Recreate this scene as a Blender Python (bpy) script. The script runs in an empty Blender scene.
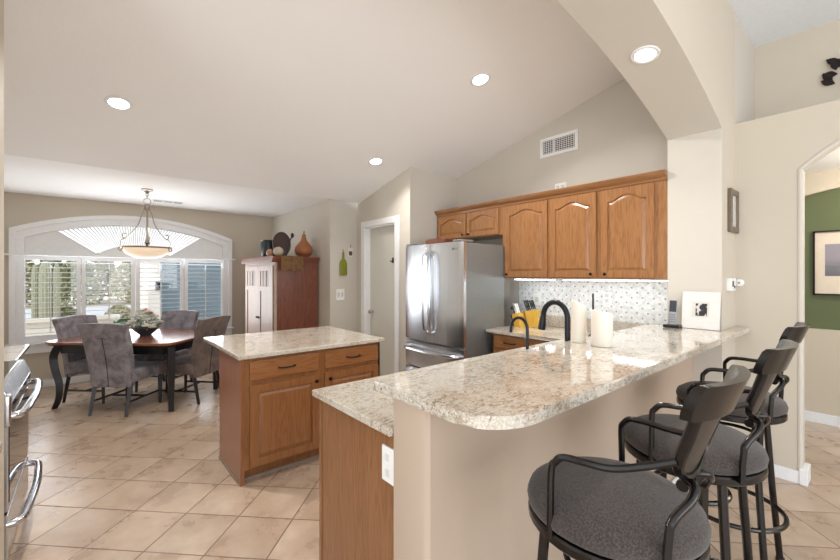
import bpy, bmesh, math, random
from mathutils import Vector, Matrix, noise
random.seed(7)
PI = math.pi
sc = bpy.context.scene
C = sc.collection

# ------------------------------------------------------------------ camera
cam_d = bpy.data.cameras.new('camera'); cam = bpy.data.objects.new('camera', cam_d); C.objects.link(cam)
cam.location = (0, 0, 1.47); cam.rotation_euler = (PI/2, 0, math.radians(49.8))
cam_d.sensor_width = 36; cam_d.lens = 393*36/840; cam_d.shift_y = -5/840; cam_d.clip_start = .02; cam_d.clip_end = 300
sc.camera = cam
# ------------------------------------------------------------------ light, exposure
sc.view_settings.view_transform = 'Standard'; sc.view_settings.look = 'None'
sc.view_settings.gamma = 1; sc.view_settings.use_curve_mapping = False
sc.view_settings.exposure = 0.7
w = bpy.data.worlds.new('world'); sc.world = w; w.use_nodes = True
nt = w.node_tree; bg = nt.nodes['Background']
tc = nt.nodes.new('ShaderNodeTexCoord'); sx = nt.nodes.new('ShaderNodeSeparateXYZ'); cr = nt.nodes.new('ShaderNodeValToRGB')
nt.links.new(tc.outputs['Generated'], sx.inputs[0]); nt.links.new(sx.outputs['Z'], cr.inputs[0]); nt.links.new(cr.outputs[0], bg.inputs[0])
cr.color_ramp.elements[0].position = 0; cr.color_ramp.elements[0].color = (.86, .88, .9, 1)
cr.color_ramp.elements[1].position = .6; cr.color_ramp.elements[1].color = (.62, .78, 1, 1)
bg.inputs[1].default_value = 1.1
sd = bpy.data.lights.new('sun', 'SUN'); sun = bpy.data.objects.new('sun', sd); C.objects.link(sun)
sun.rotation_euler = (math.radians(38), 0, math.radians(25)); sd.energy = 1.6; sd.angle = .01; sd.color = (1, .95, .87)
def area(name, loc, rot, sx_, sy_, e, col=(1, 1, 1)):
    l = bpy.data.lights.new(name, 'AREA'); l.shape = 'RECTANGLE'; l.size = sx_; l.size_y = sy_; l.energy = e; l.color = col
    o = bpy.data.objects.new(name, l); C.objects.link(o); o.location = loc; o.rotation_euler = rot; return o
# unseen fill lights added behind and beside the camera to brighten the room
area('behind_camera_fill', (1.6, -3.8, 1.3), (math.radians(122), 0, math.radians(24)), 4.5, 2.2, 88, (.9, .95, 1))
area('living_room_fill', (3.7, 1.2, 1.4), (math.radians(118), 0, math.radians(88)), 3.4, 2.0, 54, (.92, .96, 1))
area('dining_window_daylight', (-6.98, .55, 1.2), (math.radians(106), 0, math.radians(-90)), 2.3, 1.1, 27, (.9, .95, 1))

# ------------------------------------------------------------------ material helpers
def lin(c):
    return tuple(((v/255)/12.92 if v/255 <= .04045 else ((v/255+.055)/1.055)**2.4) for v in c) + (1,)
class NT:
    def __init__(s, name):
        s.m = bpy.data.materials.new(name); s.m.use_nodes = True; s.t = s.m.node_tree; s.b = s.t.nodes['Principled BSDF']
    def n(s, typ, **kw):
        nd = s.t.nodes.new('ShaderNode'+typ)
        for k, v in kw.items(): setattr(nd, k, v)
        return nd
    def l(s, a, b): s.t.links.new(a, b)
    def coord(s, scale=(1, 1, 1), rot=(0, 0, 0), loc=(0, 0, 0), obj=True):
        tc = s.n('TexCoord'); mp = s.n('Mapping'); mp.inputs['Scale'].default_value = scale
        mp.inputs['Rotation'].default_value = rot; mp.inputs['Location'].default_value = loc
        s.l(tc.outputs['Object' if obj else 'Generated'], mp.inputs[0]); return mp.outputs[0]
    def noise(s, vec, scale=5, detail=4, rough=.5, dist=0):
        nd = s.n('TexNoise'); nd.inputs['Scale'].default_value = scale; nd.inputs['Detail'].default_value = detail
        nd.inputs['Roughness'].default_value = rough; nd.inputs['Distortion'].default_value = dist
        s.l(vec, nd.inputs['Vector']); return nd.outputs['Fac']
    def ramp(s, fac, stops, interp='LINEAR'):
        nd = s.n('ValToRGB'); e = nd.color_ramp.elements; nd.color_ramp.interpolation = interp
        while len(e) < len(stops): e.new(.5)
        for i, (p, c) in enumerate(stops): e[i].position = p; e[i].color = c if len(c) == 4 else c+(1,)
        s.l(fac, nd.inputs[0]); return nd.outputs[0]
    def mix(s, fac, a, b, mode='MIX'):
        nd = s.n('Mix', data_type='RGBA', blend_type=mode)
        for v, k in ((fac, 0), (a, 6), (b, 7)):
            if hasattr(v, 'links') or hasattr(v, 'is_linked'): s.l(v, nd.inputs[k])
            else: nd.inputs[k].default_value = v
        return nd.outputs[2]
    def math(s, op, a, b=0, c=0):
        nd = s.n('Math', operation=op)
        for i, v in enumerate((a, b, c)):
            if hasattr(v, 'is_linked'): s.l(v, nd.inputs[i])
            else: nd.inputs[i].default_value = v
        return nd.outputs[0]
    def bump(s, h, strength=.2, dist=.01):
        nd = s.n('Bump'); nd.inputs['Strength'].default_value = strength; nd.inputs['Distance'].default_value = dist
        s.l(h, nd.inputs['Height']); s.l(nd.outputs[0], s.b.inputs['Normal'])
    def set(s, col=None, rough=None, metal=None, **kw):
        if col is not None:
            if hasattr(col, 'is_linked'): s.l(col, s.b.inputs['Base Color'])
            else: s.b.inputs['Base Color'].default_value = col
        for v, k in ((rough, 'Roughness'), (metal, 'Metallic')):
            if v is None: continue
            if hasattr(v, 'is_linked'): s.l(v, s.b.inputs[k])
            else: s.b.inputs[k].default_value = v
        for k, v in kw.items(): s.b.inputs[k.replace('_', ' ')].default_value = v
        return s.m
def plain(name, c, rough=.5, metal=0, **kw):
    t = NT(name); v = t.noise(t.coord(), 30, 3)
    col = t.mix(v, tuple(x*.94 for x in lin(c)[:3])+(1,), tuple(min(1, x*1.06) for x in lin(c)[:3])+(1,))
    return t.set(col, rough, metal, **kw)
def paint(name, c, amt=.08, sc_=60):
    t = NT(name); co = t.coord(); t.bump(t.noise(co, sc_, 4, .6), amt, .01)
    v = t.noise(co, 1.3, 3)
    col = t.mix(v, tuple(x*.97 for x in lin(c)[:3])+(1,), tuple(min(1, x*1.03) for x in lin(c)[:3])+(1,))
    return t.set(col, .75, 0)
def glow(name, c, s_):
    t = NT(name); return t.set(lin(c), .5, 0, Emission_Color=lin(c), Emission_Strength=s_)

M = {}
M['wall'] = paint('wall_paint', (205, 198, 186))
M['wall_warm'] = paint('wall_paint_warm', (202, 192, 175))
M['ceiling'] = paint('ceiling_paint', (246, 244, 242), .12, 35)
M['trim'] = plain('white_trim', (236, 236, 236), .35)
M['white'] = plain('white_plastic', (238, 238, 234), .4)
M['green'] = paint('green_paint', (98, 106, 72))
M['ltgreen'] = paint('hall_paint', (204, 192, 172))
# floor tile
t = NT('floor_tile'); tc = t.n('TexCoord'); sp = t.n('SeparateXYZ'); t.l(tc.outputs['Object'], sp.inputs[0])
u = t.math('MULTIPLY', t.math('ADD', sp.outputs[0], sp.outputs[1]), .70711/.338)
v = t.math('MULTIPLY', t.math('SUBTRACT', sp.outputs[0], sp.outputs[1]), .70711/.338)
u = t.math('ADD', u, 1.976/.338+40); v = t.math('ADD', v, 2.295/.338+40)
fu = t.math('FRACT', u); fv = t.math('FRACT', v)
du = t.math('MINIMUM', fu, t.math('SUBTRACT', 1, fu)); dv = t.math('MINIMUM', fv, t.math('SUBTRACT', 1, fv))
d = t.math('MINIMUM', du, dv); gr = t.math('LESS_THAN', d, .011)
cb = t.n('CombineXYZ'); t.l(t.math('FLOOR', u), cb.inputs[0]); t.l(t.math('FLOOR', v), cb.inputs[1])
wn = t.n('TexWhiteNoise', noise_dimensions='3D'); t.l(cb.outputs[0], wn.inputs['Vector'])
add = t.n('VectorMath', operation='MULTIPLY_ADD'); t.l(wn.outputs['Color'], add.inputs[0]); add.inputs[1].default_value = (9, 9, 9); t.l(tc.outputs['Object'], add.inputs[2])
n1 = t.noise(add.outputs[0], 4, 8, .6, .1)
col = t.ramp(n1, [(.3, lin((168, 145, 124))), (.5, lin((186, 164, 143))), (.7, lin((203, 184, 165)))])
val = t.math('MULTIPLY_ADD', wn.outputs['Value'], .14, .92)
hs = t.n('HueSaturation'); t.l(val, hs.inputs['Value']); t.l(col, hs.inputs['Color'])
col = t.mix(gr, hs.outputs[0], lin((122, 98, 78)))
t.bump(t.math('MULTIPLY', t.math('MINIMUM', d, .02), 50), .25, .004)
M['floor'] = t.set(col, t.math('MULTIPLY_ADD', n1, .25, .17), 0)
# granite
def granite(name, base, mid, fleck, dark):
    t = NT(name); co = t.coord(rot=(0, 0, .6)); st = t.coord((1, .55, 1), (0, 0, .9))
    n1 = t.noise(co, 5, 5, .6, .8)
    c1 = t.ramp(n1, [(.35, lin(mid)), (.55, lin(base)), (.75, lin(tuple(min(255, x+12) for x in base)))])
    c1 = t.mix(t.math('MULTIPLY', t.ramp(t.noise(co, 150, 3, .6), [(.45, (0, 0, 0)), (.62, (1, 1, 1))]), .5), c1, lin((236, 231, 222)))
    cl = t.ramp(t.noise(st, 8, 4, .6, .5), [(.40, (.15,)*3), (.6, (1,)*3)])
    f1 = t.ramp(t.noise(st, 62, 6, .72), [(.50, (0, 0, 0)), (.57, (1, 1, 1))])
    c2 = t.mix(t.math('MULTIPLY', t.math('MULTIPLY', f1, cl), .72), c1, lin(fleck))
    f2 = t.ramp(t.noise(co, 70, 5, .75), [(.605, (0, 0, 0)), (.64, (1, 1, 1))])
    c3 = t.mix(t.math('MULTIPLY', t.math('MULTIPLY', f2, t.math('ADD', cl, .25)), .8), c2, lin(dark))
    f3 = t.ramp(t.noise(t.coord(loc=(3, 1, 2)), 38, 5, .7), [(.63, (0, 0, 0)), (.67, (1, 1, 1))])
    c4 = t.mix(t.math('MULTIPLY', f3, .7), c3, lin(tuple(x*.8 for x in dark)))
    return t.set(c4, .07, 0, Coat_Weight=.4, Coat_Roughness=.03)
M['granite'] = granite('granite', (200, 192, 177), (184, 169, 148), (136, 116, 93), (66, 58, 54))
M['white_granite'] = granite('pale_granite', (214, 212, 208), (196, 194, 190), (160, 154, 148), (96, 92, 90))
# oak
def wood(name, a, b, c, axis='Z', rough=.32, scl=1.0, coat=.25):
    t = NT(name)
    s_ = {'Z': (14, 14, .9), 'X': (.9, 14, 14), 'Y': (14, .9, 14)}[axis]
    co = t.coord(tuple(x*scl for x in s_))
    n = t.noise(co, 1.1, 3, .5, .6)
    fine = t.noise(t.coord(tuple(x*scl*9 for x in s_)), 1.5, 3, .6)
    wv = t.math('FRACT', t.math('MULTIPLY', n, 9))
    tri = t.math('ABSOLUTE', t.math('MULTIPLY_ADD', wv, 2, -1))
    fac = t.math('ADD', t.math('MULTIPLY', tri, .32), t.math('MULTIPLY', fine, .68))
    col = t.ramp(fac, [(.2, lin(a)), (.45, lin(b)), (.8, lin(c))])
    t.bump(fine, .06, .003)
    return t.set(col, rough, 0, Coat_Weight=coat, Coat_Roughness=.15)
M['oak'] = wood('oak', (120, 78, 44), (150, 102, 60), (164, 117, 74))
M['oak_h'] = wood('oak_horizontal', (118, 78, 45), (147, 100, 60), (160, 113, 72), 'X')
M['oak_y'] = wood('oak_horizontal_y', (120, 76, 42), (148, 97, 57), (160, 110, 68), 'Y')
M['oak_i'] = wood('island_oak', (118, 75, 42), (143, 94, 55), (156, 108, 67))
M['oak_pink'] = wood('island_panel_wood', (134, 88, 66), (152, 102, 78), (164, 114, 88))
M['cherry'] = wood('reddish_brown_wood', (84, 46, 34), (118, 68, 50), (140, 86, 64))
M['glare_pale_wood'] = wood('glare_pale_wood', (160, 136, 122), (174, 150, 136), (184, 162, 148), 'Z', .5, 1, .05)  # hutch door wood, window glare put into its pale colour
M['table'] = wood('table_wood', (112, 62, 38), (142, 84, 56), (160, 102, 72), 'X', .2, 1, .4)
M['black_wood'] = plain('black_painted_wood', (26, 24, 26), .35)
M['knife_wood'] = wood('bamboo', (196, 150, 48), (214, 168, 62), (222, 180, 82))
# metals
t = NT('stainless'); co = t.coord((160, 160, 1.2)); n = t.noise(co, 1, 3)
n2 = t.noise(t.coord((7, 1, .35)), 1, 2); t.bump(t.math('ADD', t.math('MULTIPLY', n, .02), n2), .35, .012); M['steel'] = t.set(t.mix(n, (.66, .68, .71, 1), (.76, .78, .81, 1)), .27, 1)
t = NT('stainless_dark'); n = t.noise(t.coord((1, 1, 1)), 40, 3); M['steel_grey'] = t.set(t.mix(n, lin((128, 130, 128)), lin((142, 144, 142))), .38, .45)
M['chrome'] = plain('chrome', (205, 208, 214), .16, 1)
M['gunmetal'] = plain('gunmetal', (58, 55, 53), .22, .9)
M['bronze'] = plain('oil_rubbed_bronze', (44, 38, 36), .35, .7)
M['nickel'] = plain('brushed_nickel', (168, 158, 146), .35, .8)
M['black'] = plain('black_plastic', (22, 22, 24), .3)
M['black_glass'] = plain('black_glass', (14, 15, 18), .05, 0, Coat_Weight=.6)
M['faucet'] = plain('dark_bronze_faucet', (44, 44, 48), .3, .7)
# fabrics
def fabric(name, a, b, sc_=5, fs=220, mixf=.5, rough=.95, sheen=.3):
    t = NT(name); co = t.coord(); n = t.noise(co, sc_, 4, .6, .5); f = t.noise(co, fs, 3, .7)
    v = t.math('ADD', t.math('MULTIPLY', n, 1-mixf), t.math('MULTIPLY', f, mixf))
    col = t.ramp(v, [(.38, lin(a)), (.62, lin(b))]); t.bump(f, .3, .003)
    return t.set(col, rough, 0, Sheen_Weight=sheen)
M['suede'] = fabric('suede', (98, 92, 98), (156, 150, 156), 9, 120, .3)
M['suede_brown'] = fabric('suede_brown', (88, 74, 70), (128, 112, 104), 9, 120, .3)
M['tweed'] = fabric('charcoal_tweed', (46, 39, 36), (80, 71, 66), 3, 210, .9, .95, .15)
M['runner'] = fabric('embroidered_cloth', (134, 98, 62), (190, 150, 104), 30, 120, .5)
# backsplash: small white mosaic with grey dots
t = NT('mosaic_tile'); tc = t.n('TexCoord'); sp = t.n('SeparateXYZ'); t.l(tc.outputs['Object'], sp.inputs[0])
k = .092
def cell(ox):
    a_ = t.math('FRACT', t.math('MULTIPLY_ADD', sp.outputs[0], 1/k, ox+20)); b_ = t.math('FRACT', t.math('MULTIPLY_ADD', sp.outputs[2], 1/k, ox+20))
    a_ = t.math('ABSOLUTE', t.math('SUBTRACT', a_, .5)); b_ = t.math('ABSOLUTE', t.math('SUBTRACT', b_, .5))
    return a_, b_
a1, b1 = cell(0); a2, b2 = cell(.5)
m1 = t.math('LESS_THAN', t.math('MAXIMUM', a1, b1), .08); m2 = t.math('LESS_THAN', t.math('MAXIMUM', a2, b2), .08)
dots = t.math('MAXIMUM', m1, m2)
s1 = t.math('ADD', sp.outputs[0], sp.outputs[2]); s2 = t.math('SUBTRACT', sp.outputs[0], sp.outputs[2])
def gl(s_):
    f_ = t.math('FRACT', t.math('MULTIPLY_ADD', s_, 1/k, 20)); return t.math('LESS_THAN', t.math('ABSOLUTE', t.math('SUBTRACT', f_, .5)), .03)
g_ = t.math('MAXIMUM', gl(s1), gl(s2))
base = t.ramp(t.noise(t.coord((1, 1, 1)), 26, 4), [(.35, lin((214, 217, 216))), (.65, lin((242, 243, 242)))])
c_ = t.mix(t.math('MULTIPLY', g_, .3), base, lin((206, 206, 198))); c_ = t.mix(dots, c_, lin((156, 162, 164)))
M['mosaic'] = t.set(c_, .22, 0)
t = NT('candle_wax'); M['wax'] = t.set(lin((240, 232, 218)), .4, 0, Subsurface_Weight=.2)
t = NT('window_glass'); tr = t.n('BsdfTransparent'); gs = t.n('BsdfGlossy'); gs.inputs['Roughness'].default_value = .02
mx = t.n('MixShader'); mx.inputs[0].default_value = .04; t.l(tr.outputs[0], mx.inputs[1]); t.l(gs.outputs[0], mx.inputs[2])
t.l(mx.outputs[0], t.t.nodes['Material Output'].inputs[0]); M['glass'] = t.m
M['led'] = glow('led_strip', (244, 250, 255), 8)
M['lamp'] = glow('downlight_glow', (255, 246, 232), 14)
M['shade'] = glow('alabaster_glass', (250, 228, 200), .3)

# ------------------------------------------------------------------ mesh helpers
class MB:
    def __init__(s): s.b = bmesh.new()
    def box(s, x0, x1, y0, y1, z0, z1, bev=0, seg=2, mat=None):
        r = bmesh.ops.create_cube(s.b, size=1)['verts']
        for v in r: v.co = Vector(((x0+x1)/2+v.co.x*(x1-x0), (y0+y1)/2+v.co.y*(y1-y0), (z0+z1)/2+v.co.z*(z1-z0)))
        if bev:
            es = list({e for v in r for e in v.link_edges})
            g = bmesh.ops.bevel(s.b, geom=es, offset=bev, segments=seg, affect='EDGES', profile=.5)
            r = list({v for f in g['faces'] for v in f.verts} | {v for v in r if v.is_valid})
        if mat is not None:
            for v in r: v.co = mat @ v.co
        return s
    def tube(s, pts, r, n=8, caps=True, flat=None):
        pts = [Vector(p) for p in pts]; rings = []; prev = None
        for i, p in enumerate(pts):
            d = (pts[min(i+1, len(pts)-1)]-pts[max(i-1, 0)]).normalized()
            if prev is None:
                a = Vector((0, 0, 1)) if abs(d.z) < .9 else Vector((1, 0, 0))
                x = d.cross(a).normalized()
            else: x = (prev-d*prev.dot(d)).normalized()
            prev = x; y = d.cross(x); rr = r[i] if isinstance(r, (list, tuple)) else r
            fx, fy = flat or (1, 1)
            rings.append([s.b.verts.new(p+rr*(fx*math.cos(2*PI*j/n)*x+fy*math.sin(2*PI*j/n)*y)) for j in range(n)])
        for a, b in zip(rings, rings[1:]):
            for j in range(n): s.b.faces.new((a[j], a[(j+1) % n], b[(j+1) % n], b[j]))
        if caps: s.b.faces.new(rings[0][::-1]); s.b.faces.new(rings[-1])
        return s
    def lathe(s, prof, c=(0, 0, 0), n=24, axis='Z', sx=1, sy=1):
        rings = []
        for r, h in prof:
            if r < 1e-5: rings.append([s.b.verts.new(s._ax(0, 0, h, axis, c))])
            else: rings.append([s.b.verts.new(s._ax(r*sx*math.cos(2*PI*j/n), r*sy*math.sin(2*PI*j/n), h, axis, c)) for j in range(n)])
        for a, b in zip(rings, rings[1:]):
            if len(a) == 1 and len(b) == 1: continue
            for j in range(n):
                if len(a) == 1: s.b.faces.new((a[0], b[j], b[(j+1) % n]))
                elif len(b) == 1: s.b.faces.new((a[j], b[0], a[(j+1) % n]))
                else: s.b.faces.new((a[j], a[(j+1) % n], b[(j+1) % n], b[j]))
        for rg in (rings[0], rings[-1]):
            if len(rg) > 1:
                try: s.b.faces.new(rg)
                except ValueError: pass
        return s
    def _ax(s, x, y, h, axis, c):
        c = Vector(c)
        return c+{'Z': Vector((x, y, h)), 'X': Vector((h, x, y)), 'Y': Vector((x, h, y))}[axis]
    def prism(s, poly, axis, a, b, bev=0):
        def P(u, v, w_): return {'X': (w_, u, v), 'Y': (u, w_, v), 'Z': (u, v, w_)}[axis]
        A = [s.b.verts.new(P(u, v, a)) for u, v in poly]; B = [s.b.verts.new(P(u, v, b)) for u, v in poly]
        n = len(poly); fs = [s.b.faces.new(A[::-1]), s.b.faces.new(B)]
        for i in range(n): fs.append(s.b.faces.new((A[i], A[(i+1) % n], B[(i+1) % n], B[i])))
        if bev:
            es = list({e for f in fs[:2] for e in f.edges})
            bmesh.ops.bevel(s.b, geom=es, offset=bev, segments=3, affect='EDGES', profile=.5)
        return s
    def ball(s, c, r, sc_=(1, 1, 1), sub=2, jit=0):
        vs = bmesh.ops.create_icosphere(s.b, subdivisions=sub, radius=r)['verts']
        for v in vs:
            k_ = 1+jit*noise.noise(v.co*(3/r)) if jit else 1
            v.co = Vector((c[0]+v.co.x*sc_[0]*k_, c[1]+v.co.y*sc_[1]*k_, c[2]+v.co.z*sc_[2]*k_))
        return s
    def quad(s, pts): s.b.faces.new([s.b.verts.new(p) for p in pts]); return s
    def build(s, name, mat, parent=None, smooth=False, sharp=35, origin=None, xf=None):
        bmesh.ops.recalc_face_normals(s.b, faces=s.b.faces)
        if xf is not None: bmesh.ops.transform(s.b, matrix=xf, verts=s.b.verts)
        off = Vector((0, 0, 0))
        if parent is not None:
            p = parent
            while p: off += p.location; p = p.parent
            loc = Vector((0, 0, 0))
        else:
            co = [v.co for v in s.b.verts]
            off = Vector(((min(c.x for c in co)+max(c.x for c in co))/2, (min(c.y for c in co)+max(c.y for c in co))/2, min(c.z for c in co))) if origin is None else Vector(origin)
            loc = off.copy()
        bmesh.ops.translate(s.b, verts=s.b.verts, vec=-off)
        me = bpy.data.meshes.new(name); s.b.to_mesh(me); s.b.free(); me.materials.append(mat)
        if smooth: me.shade_smooth(); me.set_sharp_from_angle(angle=math.radians(sharp))
        o = bpy.data.objects.new(name, me); C.objects.link(o); o.location = loc
        if parent is not None: o.parent = parent
        return o
def tag(o, label=None, cat=None, group=None, kind=None):
    for k_, v_ in (('label', label), ('category', cat), ('group', group), ('kind', kind)):
        if v_: o[k_] = v_
    return o
def thing(name, label, cat, loc=(0, 0, 0), rz=0, group=None):
    o = bpy.data.objects.new(name, None); C.objects.link(o); o.location = loc; o.rotation_euler = (0, 0, rz); o.empty_display_size = .1
    return tag(o, label, cat, group)
def struct(name, mb, mat, parent=None, **kw):
    o = mb.build(name, mat, parent, **kw)
    if parent is None: o['kind'] = 'structure'
    return o
def dup(root, loc=None, rz=None, label=None, parent=None):
    r = root.copy(); C.objects.link(r)
    if parent is not None: r.parent = parent
    if loc is not None: r.location = loc
    if rz is not None: r.rotation_euler = (0, 0, rz)
    if label: r['label'] = label
    for ch in list(root.children): dup(ch, parent=r)
    return r
def part_label(o, l): o['label'] = l; return o
def arc(cx, cz, r, a0, a1, n): return [(cx+r*math.cos(a0+(a1-a0)*i/n), cz+r*math.sin(a0+(a1-a0)*i/n)) for i in range(n+1)]
def sm(pts, k_=6):
    P = [Vector(p) for p in pts]; out = []
    for i in range(len(P)-1):
        a, b, c, d_ = P[max(i-1, 0)], P[i], P[i+1], P[min(i+2, len(P)-1)]
        for j in range(k_):
            t_ = j/k_; out.append(.5*((2*b)+(-a+c)*t_+(2*a-5*b+4*c-d_)*t_*t_+(-a+3*b-3*c+d_)*t_**3))
    out.append(P[-1]); return out

# ================================================================== SETTING
KX = .24                                   # slope of kitchen ceiling
def cz(x): return 2.51+KX*(x+4.9)
YW = 3.83; XP0, XP1, YP = -1.094, -.75, 3.45; HALL = 5.55
struct('floor', MB().box(-7.27, 4, -4, 5.7, -.1, 0), M['floor'], origin=(0, 0, 0))
struct('ceiling_dining', MB().box(-7.27, -4.9, -1.15, 2.7, 2.51, 2.66), M['ceiling'])
zp = cz(XP1)
struct('ceiling_kitchen', MB().prism([(-4.9, 2.51), (XP1-.001, zp), (XP1-.001, zp+.15), (-4.9, 2.66)], 'Y', -4, YW), M['ceiling'])
struct('ceiling_living', MB().box(XP1, 4, -4, 4.7, 3.5, 3.65), plain('flat_white_ceiling', (232, 234, 238), .8))
# window wall with an arched opening
WX = -7.12; yc, hw, zs, za = .545, 1.22, 1.98, 2.23
def archpts(hw_, zs_, za_, n=28):
    h = za_-zs_; R = (hw_*hw_+h*h)/(2*h); a = math.asin(hw_/R)
    return [(yc+R*math.sin(-a+2*a*i/n), za_-R+R*math.cos(-a+2*a*i/n)) for i in range(n+1)]
zb = .52
mb = MB(); ap = archpts(hw, zs, za)
mb.box(WX-.15, WX, -1.15, 2.7, 0, zb).box(WX-.15, WX, -1.15, yc-hw, zb, 2.51).box(WX-.15, WX, yc+hw, 2.7, zb, 2.51)
for (a, b) in zip(ap, ap[1:]): mb.prism([a, b, (b[0], 2.51), (a[0], 2.51)], 'X', WX-.15, WX)
struct('wall_west', mb, M['wall_warm'])
struct('wall_dining', MB().box(WX, -5.2, 2.53, 2.7, 0, 2.51), M['wall'])
struct('wall_corner', MB().prism([(-4.9, 2.53), (-4.98, 3.0), (-5.2, 3.0), (-5.2, 2.53)], 'Z', 0, 2.6), M['wall'])
dx0, dx1, dh = -4.75, -4.03, 2.14
mb = MB(); mb.prism([(-5.2, 0), (dx0, 0), (dx0, cz(dx0)+.03), (-5.2, 2.53)], 'Y', 3.0, 3.12).prism([(dx1, 0), (-3.74, 0), (-3.74, cz(-3.74)+.02), (dx1, cz(dx1)+.02)], 'Y', 3.0, 3.12)
mb.prism([(dx0, dh), (dx1, dh), (dx1, cz(dx1)+.02), (dx0, cz(dx0)+.03)], 'Y', 3.0, 3.12)
struct('wall_pantry', mb, M['wall'])
struct('wall_alcove', MB().box(-3.86, -3.74, 3.12, 3.95, 0, cz(-3.74)+.05), M['wall'])
struct('wall_north', MB().prism([(-3.74, 0), (XP1, 0), (XP1, zp), (-3.74, cz(-3.74)+.02)], 'Y', YW, YW+.12), M['wall'])
# pillar and arch over the bar (one plastered wall)
def az(y): return 2.92-.079*(y-1.2)**2
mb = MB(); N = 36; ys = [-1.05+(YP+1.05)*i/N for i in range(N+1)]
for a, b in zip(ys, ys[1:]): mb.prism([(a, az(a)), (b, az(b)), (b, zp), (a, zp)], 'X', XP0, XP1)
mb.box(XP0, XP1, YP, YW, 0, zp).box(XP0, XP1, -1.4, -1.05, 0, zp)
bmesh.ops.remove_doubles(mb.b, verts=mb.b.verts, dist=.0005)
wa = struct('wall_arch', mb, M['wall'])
wa.data.materials.append(M['wall_warm'])          # darker tan on the living-room faces stands in for their shade
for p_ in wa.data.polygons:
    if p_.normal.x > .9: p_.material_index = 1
struct('wall_half', MB().prism([(-1.15, .855), (-1.145, .843), (-1.13, .84), (-.995, .84), (-.978, .846), (-.967, .862), (-.95, 2.0), (-.925, YP), (-1.15, YP)], 'Z', 0, 1.035), paint('bar_wall_shade_paint', (186, 166, 146)), smooth=True, sharp=30)  # browner base colour carries the shade on the bar wall
struct('wall_south', MB().box(WX-.15, -2.3, -1.15, -1.0, 0, 2.9), M['wall'])
struct('wall_range', MB().box(-2.68, -2.3, -1.0, -.302, 0, 3.1), M['wall_warm'])
# right wall with arched doorway, plant shelf over the hall
ox0, ox1 = -.375, 1.06; ocx = .335; R = 1.0; ocz = 1.51
ar = [(ocx-.71+1.42*i/24, 0) for i in range(25)]; ar = [(x, ocz+math.sqrt(max(R*R-(x-ocx)**2, 0))) for x, _ in ar]
mb = MB(); mb.box(XP1, ox0-.0, YW, YW+.13, 0, 2.64).box(ox1, 3, YW, YW+.13, 0, 2.64)
for a, b in zip(ar, ar[1:]): mb.prism([a, b, (b[0], 2.64), (a[0], 2.64)], 'Y', YW, YW+.13)
struct('wall_east_doorway', mb, M['wall_warm'])
mb = MB(); path = [(ox0-.012, YW+.008, 0), (ox0-.012, YW+.008, ar[0][1])]+[(x, YW+.008, z+.01) for x, z in ar[1:]]
mb.tube(path, .016, 10); struct('trim_1', mb, M['wall'], smooth=True)
struct('ceiling_hall', MB().box(XP1, 3, YW+.13, HALL+.1, 2.5, 2.639), M['ceiling'])
struct('wall_shelf_back', MB().box(XP1, 3, 4.55, 4.67, 2.64, 3.5), M['wall_warm'])
struct('wall_arch_return', MB().box(XP0, XP1, YW+.12, 4.67, 0, 3.5), M['wall'])
# hall wall with arched green niche
mb = MB(); mb.box(-1.6, 3, HALL, HALL+.2, 0, .93).box(-1.6, -.9, HALL, HALL+.2, .93, 2.5)
gx = [-.9+2.2*i/20 for i in range(21)]; gz = [2.05+.3*math.sqrt(max(0, 1-((x-.2)/1.1)**2)) for x in gx]
for i in range(20): mb.prism([(gx[i], gz[i]), (gx[i+1], gz[i+1]), (gx[i+1], 2.5), (gx[i], 2.5)], 'Y', HALL, HALL+.2)
mb.box(1.3, 3, HALL, HALL+.2, .93, 2.5)
struct('wall_hall', mb, M['ltgreen'])
struct('wall_niche', MB().box(-.95, 1.35, HALL+.06, HALL+.16, .9, 2.4), M['green'])
# baseboards
struct('baseboard_west', MB().box(WX, WX+.015, -1.0, 2.53, 0, .09, .004), M['trim'])
struct('baseboard_dining', MB().box(WX, -4.9, 2.515, 2.53, 0, .09, .004), M['trim'])
struct('baseboard_pantry', MB().box(-3.96, -3.74, 2.985, 3.0, 0, .09, .004), M['trim'])
struct('baseboard_east', MB().box(-.93, ox0+.01, YW-.015, YW, 0, .09, .004).box(ox0-.015, ox0+.03, YW-.02, YW+.15, 0, .11, .004), M['trim'])
struct('baseboard_hall', MB().box(-1.6, 3, HALL-.015, HALL, 0, .1, .004), M['trim'])
struct('baseboard_half', MB().box(-.925, -.91, .9, YP, 0, .09, .004), M['trim'])
# pantry door
mb = MB(); mb.box(dx0, dx1, 3.07, 3.11, 0, dh-.02)
door = struct('door_1', mb, paint('door_paint', (208, 206, 196)))
b_ = MB(); b_.box(dx0-.085, dx0+.005, 2.98, 3.005, 0, dh+.01, .006).box(dx1-.005, dx1+.085, 2.98, 3.005, 0, dh+.01, .006).box(dx0-.085, dx1+.085, 2.978, 3.005, dh+.0, dh+.085, .006)
b_.box(dx0-.01, dx0+.02, 3.0, 3.12, 0, dh).box(dx1-.02, dx1+.01, 3.0, 3.12, 0, dh).box(dx0, dx1, 3.0, 3.12, dh-.02, dh+.01)
b_.build('door_casing', M['trim'], door)
k_ = MB(); k_.lathe([(.012, 0), (.012, -.03), (.028, -.04), (.03, -.055), (.02, -.07), (0, -.072)], (-4.655, 3.07, .955), 16, 'Y')
k_.build('door_knob', M['nickel'], door, smooth=True)
k_ = MB(); k_.box(-4.19, -4.165, 3.058, 3.07, 1.63, 1.70, .003).tube([(-4.177, 3.06, 1.65), (-4.177, 3.03, 1.64), (-4.177, 3.025, 1.665)], .005)
k_.build('coat_hook', M['bronze'], door)

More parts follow.
